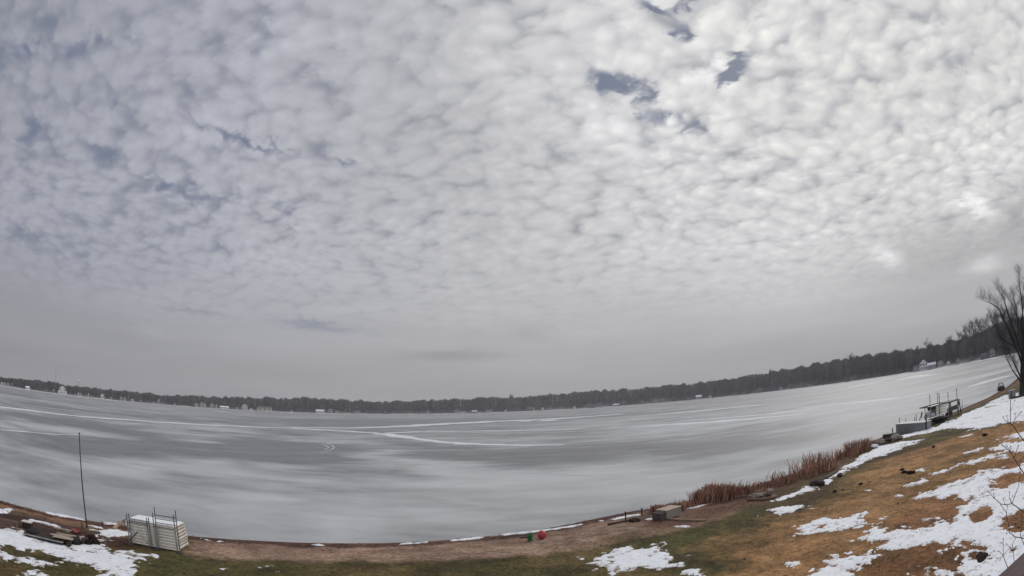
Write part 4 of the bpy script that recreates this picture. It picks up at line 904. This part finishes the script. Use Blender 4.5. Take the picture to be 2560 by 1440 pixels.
# sapling in front of the house, its tips reach into the frame
SD = 6.2; root = at(2700, 1500, SD); gr = Vector((root.x, root.y, float(zt(root.x, root.y)))); t = empty('sapling', gr, 0, 'thin budding sapling with bare reddish twigs at the right edge', 'sapling')
def S3(px, py, dd=0): return at(px, py, SD+dd)-gr
MB().tube([Vector((0, 0, -.1)), (root-gr)*.5, root-gr, S3(2690, 1350), S3(2660, 1200), S3(2640, 1050)], [.035, .030, .026, .020, .014, .008], 8).build('trunk', m_buds, t, smooth=True)
SAP = [([(2655, 1190), (2600, 1140), (2560, 1102), (2546, 1084), (2535, 1067), (2526, 1060), (2526, 1020), (2527, 990), (2529, 977)], .0062, .2), ([(2526, 1060), (2513, 1052), (2508, 1042)], .0035, .2), ([(2531, 1063), (2538, 1045), (2538, 1034)], .0035, .15), ([(2536, 1050), (2548, 1036), (2553, 1030)], .003, .1), ([(2527, 1026), (2537, 1001)], .0022, .2), ([(2526, 1060), (2519, 1052), (2517, 1040)], .0025, .22),
    ([(2670, 1240), (2600, 1215), (2560, 1184), (2549, 1168), (2535, 1145), (2524, 1128), (2505, 1112)], .0065, -.2), ([(2535, 1145), (2544, 1120), (2546, 1114)], .005, -.2), ([(2528, 1133), (2521, 1120), (2517, 1116)], .003, -.2), ([(2526, 1130), (2527, 1116)], .0028, -.2), ([(2549, 1168), (2551, 1150), (2560, 1140)], .003, -.15),
    ([(2690, 1350), (2600, 1310), (2560, 1281), (2546, 1270), (2530, 1259), (2515, 1262), (2502, 1260), (2484, 1244), (2470, 1228)], .0060, .0), ([(2530, 1259), (2540, 1232), (2546, 1216), (2549, 1195), (2551, 1172)], .0042, 0), ([(2530, 1259), (2523, 1245), (2524, 1230)], .0042, 0), ([(2470, 1228), (2456, 1235)], .0022, 0), ([(2474, 1232), (2482, 1222), (2490, 1218)], .0022, 0), ([(2488, 1248), (2484, 1234)], .003, 0), ([(2513, 1261), (2509, 1248)], .0028, 0), ([(2526, 1248), (2532, 1240)], .0022, 0),
    ([(2695, 1400), (2610, 1362), (2560, 1346), (2537, 1342), (2524, 1331), (2520, 1305), (2516, 1282), (2502, 1262)], .0060, .3), ([(2516, 1282), (2519, 1266)], .0028, .3), ([(2524, 1331), (2516, 1333)], .0025, .3), ([(2698, 1420), (2600, 1400), (2560, 1362), (2551, 1338), (2555, 1310), (2553, 1285)], .0060, .1),
    ([(2640, 1560), (2560, 1500), (2518, 1416), (2508, 1390), (2508, 1346)], .0060, .25), ([(2508, 1390), (2500, 1394), (2492, 1395)], .003, .25), ([(2508, 1390), (2500, 1380), (2496, 1378)], .0028, .25), ([(2510, 1388), (2518, 1376), (2526, 1368)], .0028, .25), ([(2640, 1540), (2560, 1460), (2535, 1400), (2531, 1362), (2538, 1346)], .0048, .1), ([(2532, 1378), (2522, 1366), (2516, 1360)], .003, .1), ([(2532, 1375), (2540, 1366)], .0025, .1)]
br = MB(); bd = MB()
for pl, r, dep in SAP:
    n = len(pl); pts = [S3(x, y, dep+.03*i) for i, (x, y) in enumerate(pl)]; br.tube(pts, [r*(1.25-.65*i/(n-1)) for i in range(n)], 6, cap=False)
    for p in pts[-1:]+([pts[-2]] if n > 3 else []): bd.blob(p, (.007, .007, .011), 1, .1, 6, 4)
br.v, br.f = br.v+bd.v, br.f+[tuple(i+len(br.v) for i in q) for q in bd.f]; br.build('branch', m_buds, t, smooth=True)

# deck railing next to the camera
zr = 5.35; r1, r2 = (Vector((*plane_pt([q], zr)[0], zr)) for q in ((2494, 1440), (2560, 1380)))
v = (r2-r1).normalized(); nv = Vector((v.y, -v.x, 0)); a0 = r1-v*2.5; L = 7.5; mid = a0+v*(L/2)
t = empty('deck_railing', (mid.x+nv.x*.08, mid.y+nv.y*.08, zr), math.atan2(v.y, v.x), 'brown wooden deck railing cutting the bottom right corner', 'railing')
m_rail = mat('stained_wood', (.105, .072, .070), .8, .25, 8, .2, stretch=(.4, 6, 6), bump=.3)
MB().box((0, 0, -.02), (L, .16, .04)).build('top_rail', m_rail, t, bevel=.006); MB().box((0, 0, -.95), (L, .05, .09)).build('bottom_rail', m_rail, t)
for k in range(5): MB().box((-L/2+.05+k*(L-.1)/4, 0, -.55), (.09, .09, 1.0)).build('post', m_rail, t)
for k in range(36): MB().box((-L/2+.2+k*(L-.4)/35, 0, -.5), (.035, .035, .86)).build('baluster', m_rail, t)

# ------------------------------------------------------------------ far shore
FS = [(-95, 480), (-75, 560)]+[(math.degrees(azof(x, y)), d) for x, y, d in ((0, 964, 650), (160, 985, 700), (400, 1014, 850), (640, 1029, 950), (1000, 1036, 1050), (1245, 1034, 1100), (1500, 1018, 1080), (1660, 1005, 1050), (1830, 988, 960), (2000, 970, 820), (2130, 953, 680), (2256, 937, 560), (2400, 915, 440), (2512, 892, 375))]+[(60, 330), (66, 290), (72, 240)]
FA = np.array([a for a, _ in FS]); FD = np.array([d for _, d in FS])
TOPS = [(0, 942), (60, 945), (100, 950), (200, 966), (300, 974), (400, 985), (520, 990), (640, 993), (762, 993), (900, 1000), (1000, 1001), (1100, 997), (1245, 992), (1400, 982), (1500, 975), (1660, 963), (1800, 948), (2000, 914), (2100, 896), (2200, 880), (2256, 872), (2330, 862), (2400, 842), (2460, 820), (2520, 800), (2560, 790)]
TA = []; TZ = []
for x, y in TOPS:
    a = math.degrees(azof(x, y)); d = float(np.interp(a, FA, FD)); TA.append(a); TZ.append(ZUP(x, y, (0, d+110)))
TA = np.array([-100]+TA+[75]); TZ = np.array([TZ[0]]+TZ+[TZ[-1]])
def shoreR(a): return np.interp(a, FA, FD)+4*np.sin(np.asarray(a)*3.1)+3*np.sin(np.asarray(a)*7.7)
def treeH(a): return np.clip(np.interp(a, TA, TZ)*.62, 7.5, 17)
def hillz(a, s): 
    q = np.clip(np.asarray(s, float)/120, 0, 1); return np.clip(np.asarray(s, float)/6, -1, 1)*.7+(np.interp(a, TA, TZ)-treeH(a)-.7)*q*q*(3-2*q)
fa = np.arange(-94, 71.5, .4); fs = np.array([-2, 0, 1, 3, 6, 12, 25, 45, 70, 95, 120, 160, 260, 500])
AA, SS_ = np.meshgrid(fa, fs, indexing='ij'); RR = shoreR(AA)+SS_; XX_ = RR*np.sin(np.radians(AA)); YY_ = RR*np.cos(np.radians(AA)); ZZ_ = hillz(AA, SS_)
na, nb = AA.shape; idx = np.arange(na*nb).reshape(na, nb); Q = np.stack([idx[:-1, :-1], idx[:-1, 1:], idx[1:, 1:], idx[1:, :-1]], -1).reshape(-1, 4)
cc = np.where((SS_ < 4)[..., None], np.array([.62, .63, .66]), np.where((fbm(XX_, YY_, 30, 3, 5) > .58)[..., None] & (SS_ < 60)[..., None], np.array([.20, .19, .19]), np.array([.085, .078, .080])))
m_hill = mat('wooded_slope', (1, 1, 1), .95, .3, .08, .1, attr=True)
tag(mesh_np('hills', np.stack([XX_, YY_, ZZ_], -1).reshape(-1, 3), Q, m_hill, smooth=True, cols=cc.reshape(-1, 3)), 'low wooded slope on the far side of the lake', 'hills', kind='structure')

def woods(name, a0, a1, ntrees, label, seed, hs=1.0, smin=24, smax=140):
    r = np.random.RandomState(seed); n = ntrees; a = r.uniform(a0, a1, n); s = smin+(smax-smin)*r.uniform(0, 1, n)**.85
    R = shoreR(a)+s; B = np.stack([R*np.sin(np.radians(a)), R*np.cos(np.radians(a)), hillz(a, s)], 1)
    h = treeH(a)*r.uniform(.86, 1.02, n)*(1+.16*(vnoise(a*2.2, a*0, 3)-.5)*2)*hs
    m = 40; k = n*m; bi = np.repeat(np.arange(n), m)
    f = r.uniform(.12, .98, k); ang = r.uniform(0, 2*math.pi, k)
    cw = (h*.26)[bi]*np.sin(np.clip(f, 0, 1)*math.pi*.82+.25)*r.uniform(.2, 1, k)**.6
    P0 = B[bi]+np.stack([0*f, 0*f, f*h[bi]*.9], 1); d = np.stack([np.cos(ang)*cw, np.sin(ang)*cw, np.abs(cw)*.9+.06*h[bi]], 1)
    sc = (R/900)[bi]; w = np.stack([-np.sin(ang), np.cos(ang), 0*ang], 1)*(.30*r.uniform(.6, 1.5, k)*sc)[:, None]; wz = np.array([[0, 0, 1.0]])*(.35*r.uniform(.5, 1.5, k)*sc)[:, None]
    V1 = np.stack([P0-wz, P0+w*.6, P0+d+wz*.2, P0+d*.9-w], 1).reshape(-1, 3)
    tw2 = np.array([[.28, 0, 0]])*np.clip(R/900, .35, 1)[:, None]; up2 = np.stack([0*h, 0*h, h], 1)
    V2 = np.stack([B-tw2-[0, 0, 1], B+tw2-[0, 0, 1], B+up2*.7+tw2*.2, B+up2*.7-tw2*.2], 1).reshape(-1, 3)
    V = np.concatenate([V1, V2]); Q = np.arange(len(V)).reshape(-1, 4)
    tcol = np.where(r.uniform(0, 1, (n, 1)) < .13, np.array([.060, .068, .064]), np.array([.135, .122, .128])*r.uniform(.8, 1.2, (n, 1)))
    tcol = tcol*(.75+.5*vnoise(a*1.3, a*0, 9))[:, None]
    cc = np.concatenate([np.repeat(tcol[bi], 4, 0), np.repeat(tcol*.9, 4, 0)])
    return tag(mesh_np(name, V, Q, m_wd, cols=cc), label, 'woods', kind='stuff')
m_wd = mat('bare_woods', (1, 1, 1), .95, .15, .2, .05, attr=True)
woods('woods', -92, 20, 7500, 'distant grey leafless woods along the far shore', 301)
woods('near_woods', 20, 70, 4500, 'darker leafless woods along the right shore of the lake', 302)

def shore_pt(px, s):
    y = np.interp(px, [0, 160, 400, 640, 1000, 1245, 1500, 1660, 2000, 2256, 2400, 2512], [964, 985, 1014, 1029, 1036, 1034, 1018, 1005, 970, 937, 915, 892])
    a = math.degrees(azof(px, y-4)); R = float(shoreR(a))+s; return Vector((R*math.sin(rad(a)), R*math.cos(rad(a)), float(hillz(a, s)))), a, R
# single trees that stand out of the woods
TR = [(762, 45, 1.28, 'round broad bare tree standing above the woods left of centre', 'bare_tree'), (183, 20, 1.0, 'dark pointed spruce right of the big white lakeside house', 'spruce'), (30, 30, 1.1, 'tall bare tree at the left end of the far shore', 'bare_tree'),
      (120, 60, 1.1, 'bare tree above the woods left of the radio mast', 'bare_tree'), (565, 70, 1.15, 'bare tree rising above the woods over the long white boathouse', 'bare_tree'), (622, 70, 1.15, 'bare tree rising above the woods over the pale low house', 'bare_tree'),
      (1060, 80, 1.15, 'bare tree rising above the woods right of the hillside house', 'bare_tree'), (1280, 100, 1.12, 'bare tree rising above the middle of the far woods', 'bare_tree'), (1930, 90, 1.2, 'bare tree poking out of the wooded right slope, left one', 'bare_tree'), (2130, 90, 1.25, 'bare tree poking out of the wooded right slope, right one', 'bare_tree')]
for i, (px, s, k, lab, kind) in enumerate(TR):
    p, a, R = shore_pt(px, s); h = float(treeH(a))*(1+(k-1)*.55)
    if kind == 'spruce':
        t = empty('spruce', p, 0, lab, 'tree'); MB().tube([(0, 0, -1), (0, 0, h*.3)], .3, 6).build('trunk', m_bark, t)
        b = MB(); r2 = random.Random(3)
        for q in range(260):
            z = r2.uniform(.12, 1)**.8*h; w = (h-z)*.24+.2; a2 = r2.uniform(0, 6.28); c0 = Vector((0, 0, z+.4)); tip = Vector((math.cos(a2)*w, math.sin(a2)*w, z-.5)); sd_ = Vector((-math.sin(a2), math.cos(a2), 0))*w*.3
            b.add([c0, tip+sd_, tip-sd_], [(0, 1, 2)])
        b.build('crown', mat('spruce_needles', (.018, .024, .020), .9, .3, .5, .1), t)
    else: twig_tree('bare_tree', p, h, .75, lab, 'tree', 'single bare trees above the far woods', 400+i, 4, h*.015, tw=4.5, start=.2)
RT = [(2262, 2, .42, 'dark bare tree at the tip of the small snowy point'), (2279, 4, .40, 'second dark bare tree on the small snowy point'), (2290, 60, 1.05, 'bare tree over the white lakeside house, left of it'), (2327, 70, 1.2, 'tall slim bare tree above the white lakeside house'),
      (2376, 60, 1.15, 'bare tree over the dark cottages right of the white house'), (2405, 55, 1.35, 'wide bare tree at the left of the high right woods'), (2420, 65, 1.45, 'pale tall bare tree in the high right woods, second from left'), (2434, 60, 1.45, 'pale tall bare tree in the high right woods, third from left'),
      (2447, 70, 1.5, 'tall bare tree in the middle of the high right woods'), (2460, 60, 1.45, 'tall bare tree between the high woods and the big tree, left'), (2474, 70, 1.5, 'tall bare tree right behind the left limb of the big tree'), (2488, 60, 1.5, 'tall bare tree behind the big tree, left of its trunk'), (2505, 70, 1.5, 'tall bare tree behind the middle of the big tree'), (2522, 65, 1.5, 'tall bare tree behind the trunk of the big tree'), (2542, 65, 1.5, 'bare tree behind the right edge of the big tree')]
for i, (px, s, k, lab) in enumerate(RT):
    p, a, R = shore_pt(px, s); h = float(treeH(a))*k; pal = 2415 < px < 2440
    twig_tree('bare_tree', p, h, .6, lab, 'tree', 'bare trees along the right shore', 500+i, 4, h*.018, tw=(2.2 if k > .6 else 3), start=.3, twigm=(mat('pale_twigs', (.13, .12, .125), .9, .2, .5, .1) if pal else m_twig))

# far houses
def hcol(n, c): return mat(n, c, .8, .08, .5, .2)
WM = {'white': hcol('white_siding', (.80, .80, .80)), 'cream': hcol('cream_siding', (.62, .60, .53)), 'grey': hcol('grey_siding', (.38, .38, .39)), 'tan': hcol('tan_siding', (.46, .41, .34)), 'dark': hcol('dark_siding', (.09, .085, .09)), 'bright': hcol('bright_white_siding', (.80, .80, .82))}
RM = {'dark': hcol('dark_shingles', (.040, .040, .046)), 'grey': hcol('grey_shingles', (.12, .12, .13)), 'snow': m_snow, 'brown': hcol('brown_shingles', (.09, .06, .05))}
m_glass = mat('window_glass', (.02, .022, .028), .15, .1, 1, .6)
def house(px, s, wpx, hpx_, wc, rc, label, cat='house', name='house', gable=True, dormer=False, windows=3, turn=0, door=True):
    p, a, R = shore_pt(px, s); sc = R/1341; w = wpx*sc*1.3; h = hpx_*sc*1.4; wall = h*(.62 if gable else .85); dd = w*.7
    t = empty(name, p, -rad(a)+turn, label, cat, 'houses and cottages on the far shore')
    b = MB(); b.box((0, 0, wall/2-.5), (w, dd, wall+1)); 
    b.build('wall', WM[wc], t)
    rf = MB()
    if gable:   # gable end faces the lake for narrow houses, long side otherwise
        if w < h*1.3: rf.add([(-w*.56, -dd*.56, wall*.96), (w*.56, -dd*.56, wall*.96), (0, -dd*.56, h), (-w*.56, dd*.56, wall*.96), (w*.56, dd*.56, wall*.96), (0, dd*.56, h)], [(0, 2, 5, 3), (1, 4, 5, 2), (3, 5, 4), (0, 3, 4, 1)])
        else: rf.add([(-w*.54, -dd*.58, wall*.96), (w*.54, -dd*.58, wall*.96), (w*.54, dd*.58, wall*.96), (-w*.54, dd*.58, wall*.96), (-w*.5, 0, h), (w*.5, 0, h)], [(0, 1, 5, 4), (1, 2, 5), (2, 3, 4, 5), (3, 0, 4), (0, 3, 2, 1)])
        if w < h*1.3: MB().add([(-w*.5, -dd*.51, wall*.97), (w*.5, -dd*.51, wall*.97), (0, -dd*.51, h*.95)], [(0, 1, 2)]).build('gable', WM[wc], t)
    else: rf.box((0, 0, wall+h*.07), (w*1.06, dd*1.1, h*.14))
    ro = rf.build('roof', RM[rc], t)
    if gable and w > 6: MB().box((w*.22, dd*.1, h*.98), (w*.06, w*.06, h*.2)).build('chimney', RM['brown'], ro)
    nf = 2 if wall > 5 else 1
    for fl in range(nf):
        for k in range(windows):
            x = -w/2+(k+.5)*w/windows; z = wall*(fl+.5)/nf
            fr = MB().box((x, -dd/2-.03, z), (w/windows*.52, .10, wall/nf*.5)).build('window', WM['white'] if wc != 'white' else WM['grey'], t)
            MB().box((x, -dd/2-.09, z), (w/windows*.42, .06, wall/nf*.4)).build('pane', m_glass, fr)
    if dormer:
        MB().box((0, -dd*.35, wall*1.05), (w*.42, dd*.5, wall*.7)).build('dormer', WM[wc], t); MB().box((0, -dd*.35, wall*1.43), (w*.5, dd*.56, wall*.08)).build('dormer_roof', RM['dark'], t)
        for s_ in (-1, 1): MB().box((s_*w*.52, -dd*.2, wall*.3), (w*.3, dd*.7, wall*.6)).build('wing', WM[wc], t); MB().box((s_*w*.52, -dd*.2, wall*.63), (w*.34, dd*.76, wall*.07)).build('wing_roof', RM['grey'], t)
    return t
HS = [(5, 10, 7, 6, 'cream', 'dark', 'leftmost pale cottage at the left edge of the far shore'), (12, 10, 6, 6, 'cream', 'dark', 'second of three pale cottages at the left end of the far shore'), (20, 9, 6, 7, 'grey', 'grey', 'third greyer cottage at the left end of the far shore'),
    (29, 45, 8, 4, 'white', 'snow', 'low house with bright snowy roof up the slope at far left'), (69, 8, 9, 5, 'white', 'snow', 'low white lakeside cottage left of the big white house'), (74, 4, 4, 4, 'cream', 'dark', 'little shed beside the low white cottage'),
    (134, 12, 4, 8, 'grey', 'dark', 'narrow grey house just left of the big white house'), (196, 8, 3, 7, 'white', 'dark', 'very narrow white boathouse right of the dark spruce'), (202, 12, 4, 6, 'cream', 'dark', 'narrow cream cottage beside the narrow white boathouse'),
    (221, 8, 3, 7, 'white', 'dark', 'slim white cottage between boathouse and white gabled cottage'), (256, 8, 8, 9, 'white', 'grey', 'white gabled cottage with tall front right of the slim one'), (278, 10, 4, 5, 'grey', 'dark', 'small grey shed right of the white gabled cottage'),
    (303, 10, 5, 7, 'cream', 'grey', 'small cream cottage, first of the cluster of three'), (312, 8, 6, 7, 'grey', 'snow', 'grey cottage with pale roof in the middle of the cluster of three'), (331, 8, 7, 6, 'cream', 'grey', 'cream cottage, last of the cluster of three'),
    (352, 12, 5, 5, 'tan', 'dark', 'small tan cottage right of the cluster of three'), (384, 8, 6, 4, 'grey', 'grey', 'low grey boathouse left of the tall narrow cottage'), (397, 14, 5, 10, 'grey', 'grey', 'tall narrow grey cottage on the left far shore'), (436, 8, 5, 4, 'grey', 'dark', 'tiny grey cottage in the dark stretch left of the tan houses'),
    (491, 12, 8, 8, 'grey', 'grey', 'grey two storey house left of the tan pair'), (504, 12, 8, 10, 'tan', 'grey', 'taller tan house of the tan pair'), (512, 10, 6, 8, 'cream', 'dark', 'cream house right against the taller tan house'), (530, 10, 9, 9, 'grey', 'grey', 'broad grey house left of the long white boathouse'), (541, 10, 5, 8, 'tan', 'dark', 'narrow tan house left of the long white boathouse'),
    (561, 5, 18, 5, 'bright', 'snow', 'long low white boathouse on the far shore left of centre'), (592, 10, 6, 5, 'grey', 'grey', 'small grey house between boathouse and gabled cream house'), (612, 14, 12, 11, 'cream', 'grey', 'gabled cream house right of the long white boathouse'), (628, 8, 7, 5, 'white', 'dark', 'small white cottage right of the gabled cream house'),
    (645, 8, 8, 6, 'grey', 'grey', 'grey end house left of the long pale house'), (662, 7, 28, 8, 'cream', 'grey', 'longest pale low house at the water left of centre'), (729, 5, 4, 3, 'white', 'grey', 'tiny white boathouse alone in the dark shoreline'),
    (800, 5, 16, 6, 'bright', 'snow', 'bright white open boathouse roof near the middle of the shore'), (826, 20, 9, 8, 'grey', 'grey', 'grey house on the slope right of the bright boathouse'), (843, 10, 8, 5, 'tan', 'grey', 'low tan house left below the tall hillside house'), (872, 62, 14, 12, 'cream', 'dark', 'tall pale house standing alone high on the slope'),
    (905, 55, 9, 8, 'dark', 'grey', 'dark grey house on the slope right of the tall pale house'), (893, 12, 12, 5, 'grey', 'grey', 'low grey lakeside house below the tall pale hillside house'), (965, 10, 9, 7, 'dark', 'grey', 'dark grey house right of the hillside houses'), (1070, 8, 6, 6, 'grey', 'grey', 'small grey cottage left of the middle boathouses'),
    (1143, 10, 10, 6, 'grey', 'grey', 'grey cottage, left of the middle pair'), (1158, 6, 10, 4, 'cream', 'grey', 'low cream boathouse, right of the middle pair'), (1186, 6, 10, 4, 'dark', 'snow', 'dark low boathouse with pale roof right of the middle pair'), (1222, 10, 12, 7, 'grey', 'dark', 'grey house under the middle of the far woods'), (1264, 5, 4, 4, 'white', 'grey', 'tiny white boathouse under the middle woods'),
    (1335, 12, 4, 6, 'grey', 'grey', 'narrow grey cottage, first of the widely spaced right row'), (1357, 7, 5, 6, 'cream', 'grey', 'narrow cream cottage of the widely spaced right row'), (1374, 6, 4, 5, 'grey', 'grey', 'tiny grey cottage right beside the narrow cream cottage'), (1436, 7, 6, 5, 'cream', 'grey', 'small cream cottage left of the rising woods'), (1478, 8, 10, 4, 'dark', 'grey', 'dark low house left of the rising woods'),
    (1540, 8, 12, 4, 'grey', 'snow', 'low pale-roofed house where the shore starts to rise'), (1640, 8, 5, 4, 'grey', 'grey', 'tiny grey cottage under the rising woods'), (1722, 8, 8, 5, 'dark', 'grey', 'dark cottage left of the white roofed pair'), (1747, 10, 12, 7, 'grey', 'snow', 'grey house with white roof under the right slope'), (1775, 7, 6, 5, 'cream', 'grey', 'small cream cottage right of the white roofed house'),
    (1860, 10, 9, 5, 'dark', 'grey', 'dark cottage halfway along the right slope'), (1900, 12, 10, 7, 'dark', 'grey', 'dark grey house halfway along the right slope'), (1952, 14, 8, 6, 'grey', 'snow', 'grey house with snowy roof on the right slope'), (2023, 7, 10, 4, 'grey', 'grey', 'low grey cottage before the snowy point'), (2120, 8, 10, 5, 'dark', 'dark', 'dark cottage left of the snowy point'),
    (2294, 8, 16, 9, 'grey', 'grey', 'low grey wing house left of the big right white house'), (2310, 10, 17, 18, 'white', 'grey', 'big white gabled house near the right shore'), (2330, 9, 18, 10, 'grey', 'snow', 'grey low house right of the big white gabled one'), (2352, 10, 12, 12, 'tan', 'dark', 'dark tan cottage second right of the big white house'),
    (2372, 8, 8, 8, 'white', 'grey', 'small white cottage third right of the big white house'), (2396, 8, 7, 10, 'grey', 'grey', 'narrow grey cottage before the end of the right woods'), (2462, 12, 16, 9, 'dark', 'grey', 'dark lakeside house left of the big tree'), (2482, 20, 12, 14, 'grey', 'snow', 'snowy roofed house behind the left limb of the big tree')]
for i, hdat in enumerate(HS): house(*hdat, windows=2 if hdat[2] < 9 else 3)
house(156, 10, 14, 15, 'bright', 'dark', 'big white lakeside house with dormer and side wings', dormer=True)
# water tower and radio mast beyond the woods
d = 1900; p = at(196, 975, d); p.z = 12; zt_ = at(196, 951.5, d).z; Rb = 4.6
t = empty('water_tower', p, 0, 'pale round water tower above the left far woods', 'water tower'); zc = zt_-p.z
MB().lathe((0, 0, zc), [(.3 if j in (0, 12) else Rb*math.sin(math.pi*j/12), -Rb*.82*math.cos(math.pi*j/12)) for j in range(13)], 20).build('tank', hcol('tank_paint', (.80, .80, .82)), t, smooth=True)
MB().lathe((0, 0, 0), [(2.2, -6), (1.2, 4), (1.0, zc-8), (2.0, zc-3.2)], 12).build('stem', hcol('stem_paint', (.40, .40, .43)), t, smooth=True)
d = 2400; p = at(139, 965, d); zt_ = at(139, 927, d).z; p.z = 10; t = empty('radio_mast', p, 0, 'thin grey radio mast above the far left woods', 'mast'); hm = zt_-p.z
b = MB(); 
for k in range(3):
    a = k*2.094; b.tube([(1.0*math.cos(a), 1.0*math.sin(a), 0), (1.0*math.cos(a), 1.0*math.sin(a), hm)], .28, 4)
for k in range(24):
    z = hm*k/24; z2 = hm*(k+1)/24
    for j in range(3):
        a, a2 = j*2.094, (j+1)*2.094; b.tube([(math.cos(a), math.sin(a), z), (math.cos(a2), math.sin(a2), z2)], .16, 3, cap=False)
b.build('lattice', hcol('mast_steel', (.10, .10, .11)), t); MB().tube([(0, 0, hm-4), (0, 0, hm+6)], .3, 5).build('antenna', hcol('antenna_steel', (.10, .10, .11)), t)
# small snowy point at right
p, a, R = shore_pt(2270, 0); b = MB(); b.blob((0, 0, 0), (14, 7, 1.0), 8, .2, 18, 6); o = b.build('snowy_point', m_snow, smooth=True); o.location = p+Vector((0, 0, -.2)); tag(o, 'small snow covered point of land on the right shore', 'ground', kind='structure')


# ------------------------------------------------------------------ haze over the lake
HZ = MB().box((0, 450, 48), (3600, 3700, 112)); hzm = bpy.data.materials.new('haze'); hzm.use_nodes = True; ht = hzm.node_tree; ht.nodes.clear()
ho = ht.nodes.new('ShaderNodeOutputMaterial'); pv = ht.nodes.new('ShaderNodeVolumePrincipled'); pv.inputs['Density'].default_value = 0.00023; pv.inputs['Color'].default_value = (.86, .86, .92, 1); ht.links.new(pv.outputs[0], ho.inputs['Volume'])
tag(HZ.build('haze', hzm), 'thin grey winter haze over the lake', 'haze', kind='stuff')
